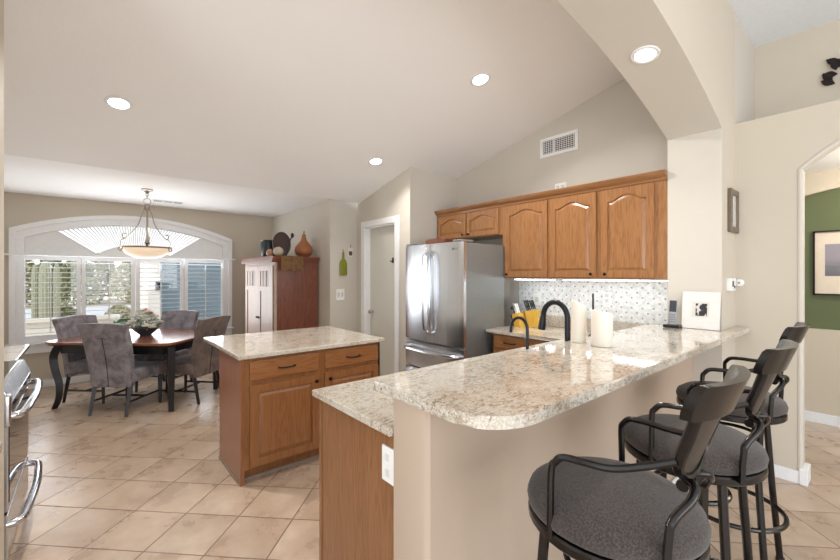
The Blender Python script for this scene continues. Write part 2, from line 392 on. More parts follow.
# ------------------------------------------------------------------ dining window with plantation shutters
win = thing('window_1', None, None, (WX, yc, zb)); win['kind'] = 'structure'
mb = MB()
oz = archpts(1.30, 2.06, 2.325); iz = archpts(1.165, 1.95, 2.185)
for i in range(len(oz)-1): mb.prism([oz[i], oz[i+1], iz[i+1], iz[i]], 'X', WX-.1, WX+.0448)
mid_o = archpts(1.30, 2.06, 2.325); mid_i = archpts(1.245, 2.015, 2.27)
for i in range(len(oz)-1): mb.prism([mid_o[i], mid_o[i+1], mid_i[i+1], mid_i[i]], 'X', WX+.0452, WX+.065)
for s_ in (-1, 1):
    e0, e1 = sorted((yc+s_*1.30, yc+s_*1.165)); zt = (2.06, 1.95)
    pl_ = [(yc+s_*1.30, .46), (yc+s_*1.165, .46), (yc+s_*1.165, 1.95), (yc+s_*1.30, 2.06)]
    mb.prism(pl_, 'X', WX-.1, WX+.045)
    pl_ = [(yc+s_*1.30, .46), (yc+s_*1.245, .46), (yc+s_*1.245, 2.015), (yc+s_*1.30, 2.06)]
    mb.prism(pl_, 'X', WX+.0452, WX+.065)
mb.box(WX-.1, WX+.044, yc-1.165, yc+1.165, .46, .575).box(WX-.1, WX+.04, yc-1.165, yc+1.165, 1.717, 1.755)
mb.build('window_casing', M['trim'], win)
MB().box(WX, WX+.11, yc-1.34, yc+1.34, 1.718, 1.738, .004).build('ledge', M['trim'], win)
MB().box(WX, WX+.09, yc-1.33, yc+1.33, .575, .6, .004).build('sill', M['trim'], win)
MB().box(WX-.125, WX-.12, yc-1.2, yc+1.2, .55, 2.2).build('pane', M['glass'], win)
ops = [(-.631, -.118), (-.023, .482), (.589, 1.101), (1.206, 1.695)]
edges = [-.69, -.07, .535, 1.153, 1.75]
for i, (a, b) in enumerate(ops):
    fr = MB(); e0, e1 = edges[i]+.004, edges[i+1]-.004
    X0, X1 = WX-.02, WX+.02
    fr.box(X0, X1, e0, a, .6, 1.715, .003).box(X0, X1, b, e1, .6, 1.715, .003).box(X0, X1, a, b, .6, .68).box(X0, X1, a, b, 1.665, 1.715)
    f = fr.build('shutter_frame', M['trim'], win)
    lv = MB(); z = .71; tilt = Matrix.Rotation(math.radians(-4), 4, 'Y')
    while z < 1.655:
        m_ = Matrix.Translation((WX, 0, z)) @ tilt
        lv.box(-.032, .032, a+.003, b-.003, -.0035, .0035, mat=m_); z += .066
    lv.build('louvers', M['trim'], f)
    MB().box(WX+.035, WX+.045, (a+b)/2-.006, (a+b)/2+.006, .72, 1.63).build('tilt_rod', M['trim'], f)
# sunburst fan above
h_i = 2.185-1.95; Rf = (1.165**2+h_i**2)/(2*h_i); fc = 2.185-Rf
O = Vector((.535, 1.45))
def ray_arc(a):
    dy, dz = math.sin(a), math.cos(a); oy, oz_ = O.x-yc, O.y-fc
    bq = oy*dy+oz_*dz; cq = oy*oy+oz_*oz_-Rf*Rf; t1 = -bq+math.sqrt(bq*bq-cq)
    if abs(dy) > 1e-6:
        t2 = ((1.165 if dy > 0 else -1.165)-oy)/dy; t1 = min(t1, t2)
    return t1
def hubr(a):  # flattened hub
    return 1/math.sqrt((math.sin(a)/.60)**2+(math.cos(a)/.445)**2)
hub = MB(); n = 24; A0 = math.radians(54.5)
for i in range(n):
    a, b = -A0+2*A0*i/n, -A0+2*A0*(i+1)/n
    pa = [(O.x+math.sin(a)*hubr(a), O.y+math.cos(a)*hubr(a)), (O.x+math.sin(b)*hubr(b), O.y+math.cos(b)*hubr(b))]
    hub.prism([(pa[0][0], 1.75), (pa[1][0], 1.75), pa[1], pa[0]], 'X', WX-.02, WX+.02)
hub.build('fan_hub', M['trim'], win)
sl = MB(); n = 44
for i in range(n+1):
    a = -A0+2*A0*i/n; r0, r1 = hubr(a)-.01, ray_arc(a)+.01
    dy, dz = math.sin(a), math.cos(a); wd = .0042+.0004*0
    q = [(O.x+dy*r0-dz*wd, O.y+dz*r0+dy*wd), (O.x+dy*r0+dz*wd, O.y+dz*r0-dy*wd), (O.x+dy*r1+dz*wd*1.7, O.y+dz*r1-dy*wd*1.7), (O.x+dy*r1-dz*wd*1.7, O.y+dz*r1+dy*wd*1.7)]
    sl.prism(q, 'X', WX-.02, WX+.02)
sl.build('fan_slats', M['trim'], win)
for s_ in (-1, 1):
    cl = MB(); angs = [A0+(math.radians(76.5)-A0)*i/15 for i in range(16)]
    for j, (a, b) in enumerate(zip(angs, angs[1:])):
        r0 = .6; 
        def pt(a_, r_): return (O.x+s_*math.sin(a_)*r_, O.y+math.cos(a_)*r_)
        a_in = [pt(a, max(.30/math.cos(a), hubr(a)-.02)), pt(b, max(.30/math.cos(b), .3))]
        q = [pt(a, max(hubr(a)-.02, .3/math.cos(a))), pt(b, max(hubr(b)-.02, .3/math.cos(b))), pt(b, ray_arc(s_*b)+.01), pt(a, ray_arc(s_*a)+.01)]
        x0 = WX-.014+(.009 if j % 2 else 0)
        cl.prism(q, 'X', x0, x0+.018)
    cl.build('closed_fan_slats', M['trim'], win)

# ================================================================== OUTDOORS seen through the window
tag(MB().box(-60, WX-.16, -30, 40, -.35, -.15).build('desert_ground', plain('gravel', (196, 180, 158), .95)), kind='structure')
tag(MB().box(-26, -17, -30, 40, -.149, -.13).build('street', plain('asphalt', (188, 184, 178), .9)), kind='structure')
tag(MB().box(-12.3, -12.1, -6, .55, -.15, .42).box(-12.35, -12.05, -6, .6, .42, .5).build('garden_wall', paint('block_wall', (214, 206, 190))), 'low cream block wall across the yard outside the left shutters', 'garden wall')
tag(MB().box(-10.4, -10.2, 1.28, 5, -.15, 1.82).box(-10.42, -10.18, 1.23, 1.279, -.15, 1.84).build('courtyard_wall', paint('teal_grey_stucco', (104, 122, 130))), 'blue-grey stucco wall outside the right-hand shutters', 'wall')
hs_ = thing('neighbour_house', 'pale house across the yard, seen through the third shutter', 'house', (-19, 3.2, -.15))
MB().box(-21, -16, 1.55, 6, -.15, 1.98).build('wall', paint('house_stucco', (226, 218, 206)), hs_)
MB().box(-21.2, -15.8, 1.45, 6.2, 1.98, 2.12).build('roof', plain('roof_tile', (190, 150, 124), .8), hs_)
MB().box(-15.995, -15.96, 1.75, 2.1, .95, 1.25).build('window', M['black_glass'], hs_)
# saguaro
sg = thing('saguaro_cactus', 'tall ribbed green cactus outside the leftmost shutter', 'cactus', (-14.5, -.86, -.15))
def cactus(mb, c, r, h, n=48):
    prof = [(r*.9, 0), (r, h*.3), (r, h*.8), (r*.85, h*.93), (r*.45, h*.99), (0, h)]
    rings = []
    for rr, z_ in prof:
        rings.append([mb.b.verts.new((c[0]+(rr*(1+.09*math.cos(12*2*PI*j/n)))*math.cos(2*PI*j/n), c[1]+(rr*(1+.09*math.cos(12*2*PI*j/n)))*math.sin(2*PI*j/n), c[2]+z_)) for j in range(n)])
    for a, b in zip(rings, rings[1:]):
        for j in range(n): mb.b.faces.new((a[j], a[(j+1) % n], b[(j+1) % n], b[j]))
cm = plain('cactus_skin', (158, 158, 132), .8)
for (dx, dy, r, h, nm) in ((0, 0, .13, 2.0, 'trunk'), (.08, .22, .07, 1.95, 'arm'), (-.08, -.21, .07, 1.9, 'arm')):
    mb = MB(); cactus(mb, (-14.5+dx, -.86+dy, -.15), r, h); mb.build(nm, cm, sg, smooth=True)
leafm = [plain('brush_'+str(i), c, .9) for i, c in enumerate(((128, 132, 84), (156, 150, 110), (96, 118, 62), (176, 168, 132)))]
def shrub(name, label, loc, rx, h, mat, n, cat='bush', leaf=.16, group=None):
    mb = MB(); rnd = random.Random(int(loc[0]*31+loc[1]*17+n))
    for i in range(n):
        a = rnd.uniform(0, 2*PI); rr = rx*math.sqrt(rnd.random()); z_ = h*rnd.random()**.7
        k2 = math.sqrt(max(.08, 1-(z_/h)**2)); c = Vector((loc[0]+rr*k2*math.cos(a), loc[1]+rr*k2*math.sin(a), loc[2]+z_))
        d1 = Vector((rnd.uniform(-1, 1), rnd.uniform(-1, 1), rnd.uniform(-.3, 1))).normalized()*leaf; d2 = d1.cross(Vector((rnd.uniform(-1, 1), rnd.uniform(-1, 1), .3))).normalized()*leaf*.35
        mb.quad([c-d1, c+d2, c+d1, c-d2])
    for i in range(6):
        a = i*1.05; mb.tube([(loc[0], loc[1], loc[2]), (loc[0]+rx*.6*math.cos(a), loc[1]+rx*.6*math.sin(a), loc[2]+h*.7)], .02, 5)
    return tag(mb.build(name, mat, origin=loc), label, cat, group)
rb = random.Random(3)
for i in range(16):
    for rw in (0, 1):
        if i > 8 and rw == 1: continue
        y = -9+i*2.15+rw*1.05+rb.uniform(-.1, .1); x = -28-rw*3.2+rb.uniform(-.2, .2)
        shrub('desert_tree', 'scrubby grey-green desert tree growing across the street', (x, y, -.15), .98, 2.25+rb.random()*.4+rw*.3, leafm[(i*3+rw) % 4], 1000, 'tree', .17, 'desert trees across the street')
for (y, m_, lb) in ((-.5, 0, 'low olive shrub by the street, seen through left shutter'), (.75, 3, 'low pale shrub by the street, seen through second shutter')):
    shrub('desert_shrub', lb, (-15.2, y, -.15), .5, .7, leafm[m_], 500, 'bush', .08)
shrub('hedge_shrub', 'dense dark green shrub just outside the second shutter', (-9.8, .62, -.15), .5, .75, plain('hedge_leaf', (66, 104, 54), .8), 900, 'bush', .07)
fl = MB(); 
for i in range(26): fl.ball((-9.3+random.uniform(-.1, .1), -.08+random.uniform(-.12, .12), .6+random.uniform(-.1, .16)), .032, sub=1)
fl = fl.build('orange_flowers', plain('orange_petal', (226, 116, 60), .7))
tag(fl, 'cluster of orange blossoms left of the green shrub outside', 'flowers')
st = MB().tube([(-9.3, -.08, -.15), (-9.3, -.07, .55)], .03, 6).build('stem', leafm[2], fl)
st.parent = fl
st.location = (0, 0, 0)

# ================================================================== CABINETRY
def shaker(parent, name, x0, x1, z0, z1, yf, mat, knob=None, axis='Y', sgn=-1, arch=0, fw=.055, pull=None):
    """door or drawer front. axis Y: spans X, faces sgn along Y at plane yf; axis X: spans Y."""
    T = lambda u, v, w_: (u, yf+sgn*w_, v) if axis == 'Y' else (yf+sgn*w_, u, v)
    mb = MB()
    def pr(poly, a, b):
        n_ = len(poly); A = [mb.b.verts.new(T(u, v, a)) for u, v in poly]; B = [mb.b.verts.new(T(u, v, b)) for u, v in poly]
        mb.b.faces.new(A); mb.b.faces.new(B[::-1])
        for i in range(n_): mb.b.faces.new((A[i], B[i], B[(i+1) % n_], A[(i+1) % n_]))
    g = fw
    pr([(x0, z0), (x0+g, z0), (x0+g, z1), (x0, z1)], 0, .02); pr([(x1-g, z0), (x1, z0), (x1, z1), (x1-g, z1)], 0, .02)
    pr([(x0+g, z0), (x1-g, z0), (x1-g, z0+g), (x0+g, z0+g)], 0, .0195)
    xm = (x0+x1)/2; hw_ = (x1-x0)/2-g; n_ = 20
    def top(u, off=0):
        if not arch: return z1-g-off
        t_ = abs(u-xm)/hw_; k2 = 1 if t_ > .86 else 0
        b2 = .5+.5*math.cos(PI*min(1, t_/.84))
        return z1-g-arch+arch*b2**.75-off
    us = [x0+g+(x1-x0-2*g)*i/n_ for i in range(n_+1)]
    pr([(u, top(u)) for u in us]+[(x1-g, z1), (x0+g, z1)], 0, .0195)
    pr([(x0+g-.002, z0+g-.002), (x1-g+.002, z0+g-.002)]+[(u, top(u)+.002) for u in us[::-1]], 0, .008)
    o = .03
    us2 = [x0+g+o+(x1-x0-2*g-2*o)*i/n_ for i in range(n_+1)]
    # raised field with sloped edge
    P0 = [(x0+g+o*.3, z0+g+o*.3), (x1-g-o*.3, z0+g+o*.3)]+[(xm+(u-xm)*(hw_-o*.3)/(hw_-o), top(u)-o*.4) for u in us2[::-1]]
    P1 = [(x0+g+o, z0+g+o), (x1-g-o, z0+g+o)]+[(u, top(u)-o) for u in us2[::-1]]
    A = [mb.b.verts.new(T(u, v, .0081)) for u, v in P0]; B = [mb.b.verts.new(T(u, v, .016)) for u, v in P1]
    mb.b.faces.new(B)
    for i in range(len(A)): mb.b.faces.new((A[i], B[i], B[(i+1) % len(A)], A[(i+1) % len(A)]))
    d_ = mb.build(name, mat, parent)
    if knob:
        k2 = MB(); cx_, cz_ = knob; c = T(cx_, cz_, .02)
        k2.lathe([(.006, 0), (.006, .014*1), (.013, .018), (.015, .024), (.011, .03), (0, .031)] if sgn > 0 else [(.006, 0), (.006, -.014), (.013, -.018), (.015, -.024), (.011, -.03), (0, -.031)], c, 14, axis)
        k2.build('knob', M['bronze'], d_, smooth=True)
    return d_
def drawer(parent, x0, x1, z0, z1, yf, mat, axis='Y', sgn=-1, hl=.11):
    T = lambda u, v, w_: Vector((u, yf+sgn*w_, v)) if axis == 'Y' else Vector((yf+sgn*w_, u, v))
    mb = MB(); a, b = T(x0, z0, 0), T(x1, z1, .02)
    mb.box(min(a.x, b.x), max(a.x, b.x), min(a.y, b.y), max(a.y, b.y), z0, z1, .006, 2)
    d_ = mb.build('drawer', mat, parent)
    xm, zm = (x0+x1)/2, (z0+z1)/2; h = hl/2
    MB().tube(sm([T(xm-h, zm, .018), T(xm-h, zm, .04), T(xm-h*.5, zm-.003, .048), T(xm+h*.5, zm-.003, .048), T(xm+h, zm, .04), T(xm+h, zm, .018)], 4), .006, 8).build('pull_handle', M['bronze'], d_, smooth=True)
    return d_
# --- island
isl = thing('kitchen_island', 'oak island cabinet with two drawers and two doors on the tile floor', 'cabinet', (-3.165, 1.39, 0))
mb = MB(); mb.box(-3.44, -2.89, .815, .835, 0, .883).box(-3.44, -2.91, .835, 1.975, .11, .883).box(-3.44, -2.96, .835, 1.975, 0, .11).box(-2.91, -2.89, .835, 1.975, .1, .883)
mb.box(-3.44, -2.89, 1.955, 1.975, .0, .883)
mb.build('body', M['oak_i'], isl)
part_label(MB().box(-3.445, -2.887, .806, .815, 0, .883).build('side_panel', M['oak_pink'], isl), 'pinkish-brown smooth end panel')
MB().box(-3.45, -2.955, .80, .806, 0, .02).box(-2.96, -2.953, .806, 1.97, 0, .018).build('toe_trim', plain('toe_trim', (150, 136, 124), .6), isl)
for y0, y1, kn in ((.868, 1.388, 1.36), (1.44, 1.948, 1.475)):
    drawer(isl, y0, y1, .725, .862, -2.89, M['oak_y'], 'X', 1, .12)
    shaker(isl, 'door', y0, y1, .115, .69, -2.89, M['oak_i'], (kn, .645), 'X', 1)
def slab(mb, poly, z0, z1, bev=.006): return mb.prism(poly, 'Z', z0, z1, bev)
tag(slab(MB(), [(-3.91, .785), (-2.85, .785), (-2.85, 2.0), (-3.91, 2.0)], .884, .916).build('island_countertop', M['granite']), 'speckled beige granite slab on the oak island', 'countertop')
# --- sink-side base cabinets under the L counter
end = thing('base_cabinet', 'oak base cabinet run along the bar half wall, plain end panel', 'cabinet', (-1.45, 2.0, 0))
MB().box(-1.75, -1.152, .87, 3.15, .1, .883).box(-1.68, -1.152, .89, 3.1, 0, .1).build('body', M['oak'], end)
MB().box(-1.76, -1.152, .858, .87, 0, .883).box(-1.765, -1.74, .854, .858, 0, .883).build('end_panel', wood('end_panel_oak', (112, 72, 42), (136, 90, 54), (150, 105, 66)), end)
for i in range(3):
    y0 = .92+i*.74; shaker(end, 'door', y0, y0+.7, .12, .70, -1.75, M['oak'], (y0+.65, .65), 'X', -1); drawer(end, y0, y0+.7, .73, .865, -1.75, M['oak_y'], 'X', -1)
ob = tag(MB().box(-1.228, -1.153, .848, .858, .70, .832, .003).build('wall_outlet', M['white']), 'white outlet plate on the oak end panel beside the bar wall', 'outlet')
for z_ in (.722, .78): MB().box(-1.202, -1.179, .8455, .848, z_, z_+.028, .001).build('receptacle', plain('outlet_grey', (218, 218, 214), .4), ob)
bk = thing('base_cabinet', 'oak base cabinet with a drawer right of the fridge', 'cabinet', (-2.2, 3.5, 0))
MB().box(-2.58, -1.76, 3.16, YW-.001, .1, .883).box(-2.58, -1.76, 3.22, YW-.001, 0, .1).build('body', M['oak'], bk)
drawer(bk, -2.555, -2.16, .745, .865, 3.16, M['oak_h'], hl=.13); drawer(bk, -2.13, -1.78, .745, .865, 3.16, M['oak_h'], hl=.13)
shaker(bk, 'door', -2.555, -2.16, .12, .72, 3.16, M['oak'], (-2.19, .68)); shaker(bk, 'door', -2.13, -1.78, .12, .72, 3.16, M['oak'], (-2.1, .68))
mb = MB(); slab(mb, [(-1.79, .828), (-1.152, .828), (-1.152, 3.46), (-1.096, 3.46), (-1.096, YW-.001), (-2.645, YW-.001), (-2.645, 3.12), (-1.79, 3.12)], .884, .916)
lc = mb.build('lower_countertop', M['granite']); tag(lc, 'L-shaped granite counter below the bar, running to the fridge', 'countertop')
tag(MB().box(-2.645, -1.096, YW-.022, YW-.0005, .9165, 1.03, .003).build('granite_upstand', M['granite']), 'low granite strip along the back of the counter', 'backsplash')
bs = MB().box(-2.74, -1.096, YW-.01, YW-.0005, 1.031, 1.44).build('tile_backsplash', M['mosaic']); tag(bs, 'white mosaic backsplash dotted with small grey squares', 'backsplash')
# --- bar top
cr_ = .13; X0, X1, Y0, Y1 = -1.235, -.655, .815, YW-.002
poly = [(X0, Y0)]+[(X1-.16+.16*math.sin(a), Y0+.19-.19*math.cos(a)) for a in [PI/2*i/10 for i in range(11)]]+[(X1, Y1), (XP1+.001, Y1), (XP1+.001, YP-.001), (X0, YP-.001)]
tag(slab(MB(), poly, 1.037, 1.075, .009).build('bar_countertop', M['granite']), 'long raised granite bar top with rounded near corner', 'countertop')
# --- uppers
def cabinet(name, label, x0, x1, z0, z1, doors, yf=3.45, knobs=()):
    c = thing(name, label, 'cabinet', ((x0+x1)/2, 3.64, z0), group=None)
    MB().box(x0, x1, yf, YW-.001, z0, z1).build('body', M['oak'], c)
    for (a, b, k2) in doors: shaker(c, 'door', a, b, z0+.012, z1-.03, yf, M['oak'], (k2, z0+.04), arch=.05 if z1-z0 > .5 else .045, fw=.055 if z1-z0 > .5 else .045)
    return c
cabinet('upper_cabinet', 'short two-door oak cabinet above the refrigerator', -3.735, -2.69, 1.91, 2.235, [(-3.70, -3.222, -3.26), (-3.202, -2.735, -3.165)])
cabinet('upper_cabinet', 'tall single-door arched oak cabinet right of the refrigerator', -2.689, -2.121, 1.437, 2.235, [(-2.645, -2.136, -2.61)])
cabinet('upper_cabinet', 'wide two-door arched oak cabinet at the right end, by the pillar', -2.12, -1.096, 1.437, 2.235, [(-2.105, -1.652, -1.69), (-1.605, -1.185, -1.565)])
mb = MB(); prof = [(3.45, 2.215), (3.44, 2.215), (3.435, 2.235), (3.415, 2.25), (3.40, 2.27), (3.395, 2.285), (3.45, 2.285)]
mb.prism(prof, 'X', -3.735, -1.096); mb.box(-3.735, -1.096, 3.45, YW-.001, 2.236, 2.25)
tag(mb.build('crown_moulding', M['oak_h']), 'oak crown moulding along the tops of the upper cabinets', 'moulding')
for i, (a, b) in enumerate(((-2.62, -2.15), (-2.05, -1.13))):
    u_ = thing('under_cabinet_light', ('short' if i == 0 else 'long')+' glowing light strip under the '+('single-door' if i == 0 else 'two-door')+' upper cabinet', 'light', ((a+b)/2, 3.6, 1.42))
    MB().box(a, b, 3.56, 3.62, 1.424, 1.436, .002).build('housing', M['white'], u_); MB().box(a+.01, b-.01, 3.562, 3.618, 1.418, 1.4235).build('diffuser', M['led'], u_)

# ================================================================== REFRIGERATOR
fr = thing('refrigerator', 'stainless french-door refrigerator standing in the alcove', 'refrigerator', (-3.09, 3.1, 0))
FX0, FX1, FY = -3.57, -2.655, 2.77
MB().box(FX0+.01, FX1-.005, FY+.07, 3.445, .03, 1.79, .006).box(FX0+.05, FX1-.05, FY+.1, 3.5, 0, .03).build('body', M['steel_grey'], fr)
def bowed(x0, x1, z0, z1, name, m_=M['steel']):
    mb = MB(); n_ = 14; xm = (FX0+FX1)/2
    def y(x): return FY+.028*((x-xm)/.435)**2
    pts = [(x0+(x1-x0)*i/n_) for i in range(n_+1)]
    poly = [(x, y(x)) for x in pts]+[(x1, FY+.068), (x0, FY+.068)]
    return mb.prism(poly, 'Z', z0, z1, .004).build(name, m_, fr, smooth=True, sharp=40)
xm = (FX0+FX1)/2
bowed(FX0, xm-.004, .755, 1.80, 'door'); rd = bowed(xm+.004, FX1, .755, 1.80, 'door'); bowed(FX0, FX1, .46, .735, 'freezer_drawer'); bowed(FX0, FX1, .06, .445, 'freezer_drawer')
for s_ in (-1, 1):
    x = xm+s_*.035
    MB().tube(sm([(x, FY+.01, .86), (x, FY-.03, .875), (x+s_*.012, FY-.055, .95), (x+s_*.02, FY-.06, 1.28), (x+s_*.012, FY-.055, 1.62), (x, FY-.03, 1.695), (x, FY+.01, 1.71)], 5), .015, 10).build('door_handle', M['chrome'], fr, smooth=True)
for z_ in (.665, .39):
    MB().tube(sm([(FX0+.04, FY+.03, z_), (FX0+.05, FY-.02, z_), (FX0+.15, FY-.05, z_-.005), (xm, FY-.065, z_-.01), (FX1-.15, FY-.05, z_-.005), (FX1-.05, FY-.02, z_), (FX1-.04, FY+.03, z_)], 5), .019, 10).build('drawer_handle', M['chrome'], fr, smooth=True)
for a_ in (FX0+.02, FX1-.14): MB().box(a_, a_+.12, FY+.02, FY+.2, 1.80, 1.822, .006).build('hinge_cover', M['steel_grey'], fr)
def text(s_, size, loc, rot, mat, name, parent, ext=.0008):
    cu = bpy.data.curves.new(name, 'FONT'); cu.body = s_; cu.size = size; cu.extrude = ext; cu.align_x = 'CENTER'; cu.align_y = 'CENTER'
    o = bpy.data.objects.new(name, cu); C.objects.link(o); bpy.context.view_layer.update()
    me = bpy.data.meshes.new_from_object(o.evaluated_get(bpy.context.evaluated_depsgraph_get())); bpy.data.objects.remove(o)
    me.materials.append(mat); n = bpy.data.objects.new(name, me); C.objects.link(n); n.parent = parent
    off = Vector(loc)
    p = parent
    while p: off -= p.location; p = p.parent
    n.location = off; n.rotation_euler = rot; return n
text('LG', .028, (-2.745, FY+.0125, 1.73), (PI/2, 0, 0), M['steel_grey'], 'logo', rd)
MB().lathe([(.013, 0), (.013, -.001), (0, -.001)], (-2.785, FY+.0115, 1.73), 16, 'Y').build('emblem', M['steel_grey'], rd)
tag(MB().prism([(-3.42, 1.822), (-3.12, 1.822), (-3.1, 1.87), (-3.2, 1.885), (-3.4, 1.88), (-3.44, 1.86)], 'Y', 2.98, 3.22, .01).build('wooden_tray', M['cherry']), 'low reddish-brown tray lying on top of the refrigerator', 'tray')

# ================================================================== HUTCH
hu = thing('hutch', 'reddish-brown wooden armoire with doors coloured pale for glare, against the dining wall', 'cabinet', (-5.85, 2.2, 0))
HX0, HX1, HY0 = -6.53, -5.23, 1.9
MB().box(HX0, HX1, HY0+.025, 2.51, .0, 1.64).build('body', M['cherry'], hu)
MB().prism([(HX0-.01, 1.64), (HX1+.01, 1.64), (HX1+.045, 1.70), (HX1+.05, 1.725), (HX0-.05, 1.725), (HX0-.045, 1.70)], 'Y', 1.85, 2.513).build('crown', M['cherry'], hu)
MB().box(HX0+.01, HX1-.0, HY0, HY0+.024, .05, 1.64).build('face_frame', M['glare_pale_wood'], hu)
xm = (HX0+HX1)/2+.03
for k2, (a, b) in enumerate(((HX0+.09, xm-.003), (xm+.003, HX1-.05))):
    d_ = MB(); y = HY0-.018
    d_.box(a, a+.07, y, HY0-.001, .1, 1.60).box(b-.07, b, y, HY0-.001, .1, 1.60).box(a+.07, b-.07, y, HY0-.001, 1.53, 1.60).box(a+.07, b-.07, y, HY0-.001, 1.24, 1.31).box(a+.07, b-.07, y, HY0-.001, .1, .18).box(a+.07, b-.07, y+.01, HY0-.001, .18, 1.24)
    m2 = (a+b)/2
    d_.box(a+.07, a+.16, y+.008, HY0-.001, 1.31, 1.53).box(b-.16, b-.07, y+.008, HY0-.001, 1.31, 1.53).box(m2-.008, m2+.008, y+.006, HY0-.001, 1.31, 1.53)
    d_ = d_.build('door', M['glare_pale_wood'], hu)
    MB().box(a+.16, m2-.008, HY0-.004, HY0-.001, 1.31, 1.53).box(m2+.008, b-.16, HY0-.004, HY0-.001, 1.31, 1.53).build('inset_panel', plain('taupe_panel', (150, 132, 120), .5), d_)
    kx = b-.035 if k2 == 0 else a+.035
    MB().ball((kx, y-.012, .86), .016).build('knob', M['black'], d_, smooth=True)
HT = 1.725
b_ = MB().lathe([(.085, 0), (.1, .03), (.1, .2), (.092, .23), (.1, .245), (.085, .245), (.08, .2), (.08, .02), (0, .02)], (-5.78, 2.0, HT+.001), 20).build('black_crock', plain('dark_blue_black_glaze', (42, 50, 60), .3), smooth=True)
tag(b_, 'dark blue-black crock at the left on top of the armoire', 'pot')
pl = MB(); pl.lathe([(.0, .012), (.13, .006), (.19, -.012), (.2, -.006), (.19, .012), (.13, .024), (0, .03)], (0, 0, 0), 32, 'X', .62, .9)
m_ = Matrix.Translation((-5.5, 2.09, HT+.185)) @ Matrix.Rotation(math.radians(-18), 4, 'Z') @ Matrix.Rotation(math.radians(-12), 4, 'Y')
pl = pl.build('oval_platter', plain('brown_platter', (70, 50, 48), .35), smooth=True, xf=m_); tag(pl, 'dark brown oval platter standing upright on the armoire', 'platter')
for i, (x, y, r, lb) in enumerate(((-5.42, 1.90, .052, 'small tan gourd, left one in front of the oval platter'), (-5.29, 1.965, .068, 'pale round stone-like gourd in front of the platter'))):
    tag(MB().ball((x, y, HT+r*.92), r, (1, 1, .92 if i else 1.0), 3, .06).build('small_gourd', plain('pale_gourd_'+str(i), ((178, 138, 108), (196, 182, 160))[i], .6), smooth=True), lb, 'gourd')
sp_ = thing('carved_spoon', 'dark carved spoon leaning up behind the pale gourd', 'utensil', (-5.26, 2.14, HT+.001))
MB().tube([(-5.36, 2.1, HT+.01), (-5.34, 2.12, HT+.16), (-5.32, 2.16, HT+.27)], .008, 8).build('handle', M['bronze'], sp_)
MB().ball((-5.315, 2.17, HT+.295), .028, (.6, .8, 1.3)).build('bowl', M['bronze'], sp_, smooth=True)
gd = thing('bottle_gourd', 'large orange-brown bottle gourd on the armoire by the draped cloth', 'gourd', (-5.35, 2.38, HT+.001))
MB().lathe([(0, 0), (.06, .003), (.108, .035), (.128, .085), (.12, .135), (.08, .19), (.045, .23), (.032, .275), (.028, .31), (.018, .33), (0, .335)], (-5.37, 2.36, HT+.002), 28).build('body', plain('gourd_skin', (160, 98, 60), .35), gd, smooth=True)
MB().tube([(-5.37, 2.36, HT+.33), (-5.372, 2.365, HT+.36), (-5.38, 2.37, HT+.37)], .008, 8).build('stem', M['bronze'], gd)
mb = MB(); Y0, Y1 = 1.955, 2.265; nx = 16
rows = [(-5.42, HT+.004), (-5.3, HT+.004), (-5.19, HT+.005), (-5.168, HT-.012), (-5.165, HT-.1), (-5.163, HT-.19)]
vs = [[mb.b.verts.new((x+.004*math.sin(j*1.3)*(i > 2), Y0+(Y1-Y0)*j/nx, z-(.012*math.sin(j*.9) if i == 5 else 0))) for j in range(nx+1)] for i, (x, z) in enumerate(rows)]
for a, b in zip(vs, vs[1:]):
    for j in range(nx): mb.b.faces.new((a[j], a[j+1], b[j+1], b[j]))
bmesh.ops.solidify(mb.b, geom=list(mb.b.faces), thickness=-.004)
tag(mb.build('table_runner', M['runner'], smooth=True), 'golden-brown patterned cloth draped over the armoire top edge', 'cloth')

# ================================================================== DINING SET
e = Vector((.694, .72, 0)); d = Vector((-.72, .694, 0)); TA = math.atan2(.72, .694); TC = Vector((-5.725, .49, 0))
tb = thing('dining_table', 'dark-legged dining table with polished red-brown top in the bay', 'table')
L2, W2 = .725, .52
def clipped(l, w_, c): return [(-l+c, -w_), (l-c, -w_), (l-c*.3, -w_+c*.3), (l, -w_+c), (l, w_-c), (l-c*.3, w_-c*.3), (l-c, w_), (-l+c, w_), (-l+c*.3, w_-c*.3), (-l, w_-c), (-l, -w_+c), (-l+c*.3, -w_+c*.3)]
MB().prism(clipped(L2, W2, .1), 'Z', .722, .75, .006).build('tabletop', M['table'], tb)
part_label(MB().prism(clipped(L2-.012, W2-.012, .1), 'Z', .708, .722).build('under_edge', M['black_wood'], tb), 'black edge under the top')
mb = MB(); a, b = L2-.13, W2-.1
mb.box(-a, a, -b, -b+.025, .61, .708).box(-a, a, b-.025, b, .61, .708).box(-a, -a+.025, -b, b, .61, .708).box(a-.025, a, -b, b, .61, .708)
mb.build('apron', M['black_wood'], tb)
for s_ in (-1, 1):
    for q in (-1, 1):
        mb = MB(); x, y = s_*a+(.07 if s_ > 0 else 0), q*(b-.01)
        if s_ < 0: pts = sm([(x-.03, y, .70), (x-.09, y, .58), (x-.075, y, .44), (x-.025, y, .28), (x-.03, y, .12), (x-.085, y, 0)], 5); rr = [.05, .05, .047, .044, .04, .03]
        else: pts = sm([(x, y, .70), (x, y, .4), (x, y, 0)], 8); rr = [.05, .045, .033]
        n_ = len(pts); r = [rr[min(int(i/(n_-1)*(len(rr)-1)), len(rr)-2)]*(1-(i/(n_-1)*(len(rr)-1)) % 1)+rr[min(int(i/(n_-1)*(len(rr)-1)), len(rr)-2)+1]*((i/(n_-1)*(len(rr)-1)) % 1) if i < n_-1 else rr[-1] for i in range(n_)]
        mb.tube(pts, r, 4); mb.build('leg', M['black_wood'], tb, smooth=True, sharp=50)
tb.location = TC; tb.rotation_euler = (0, 0, TA)
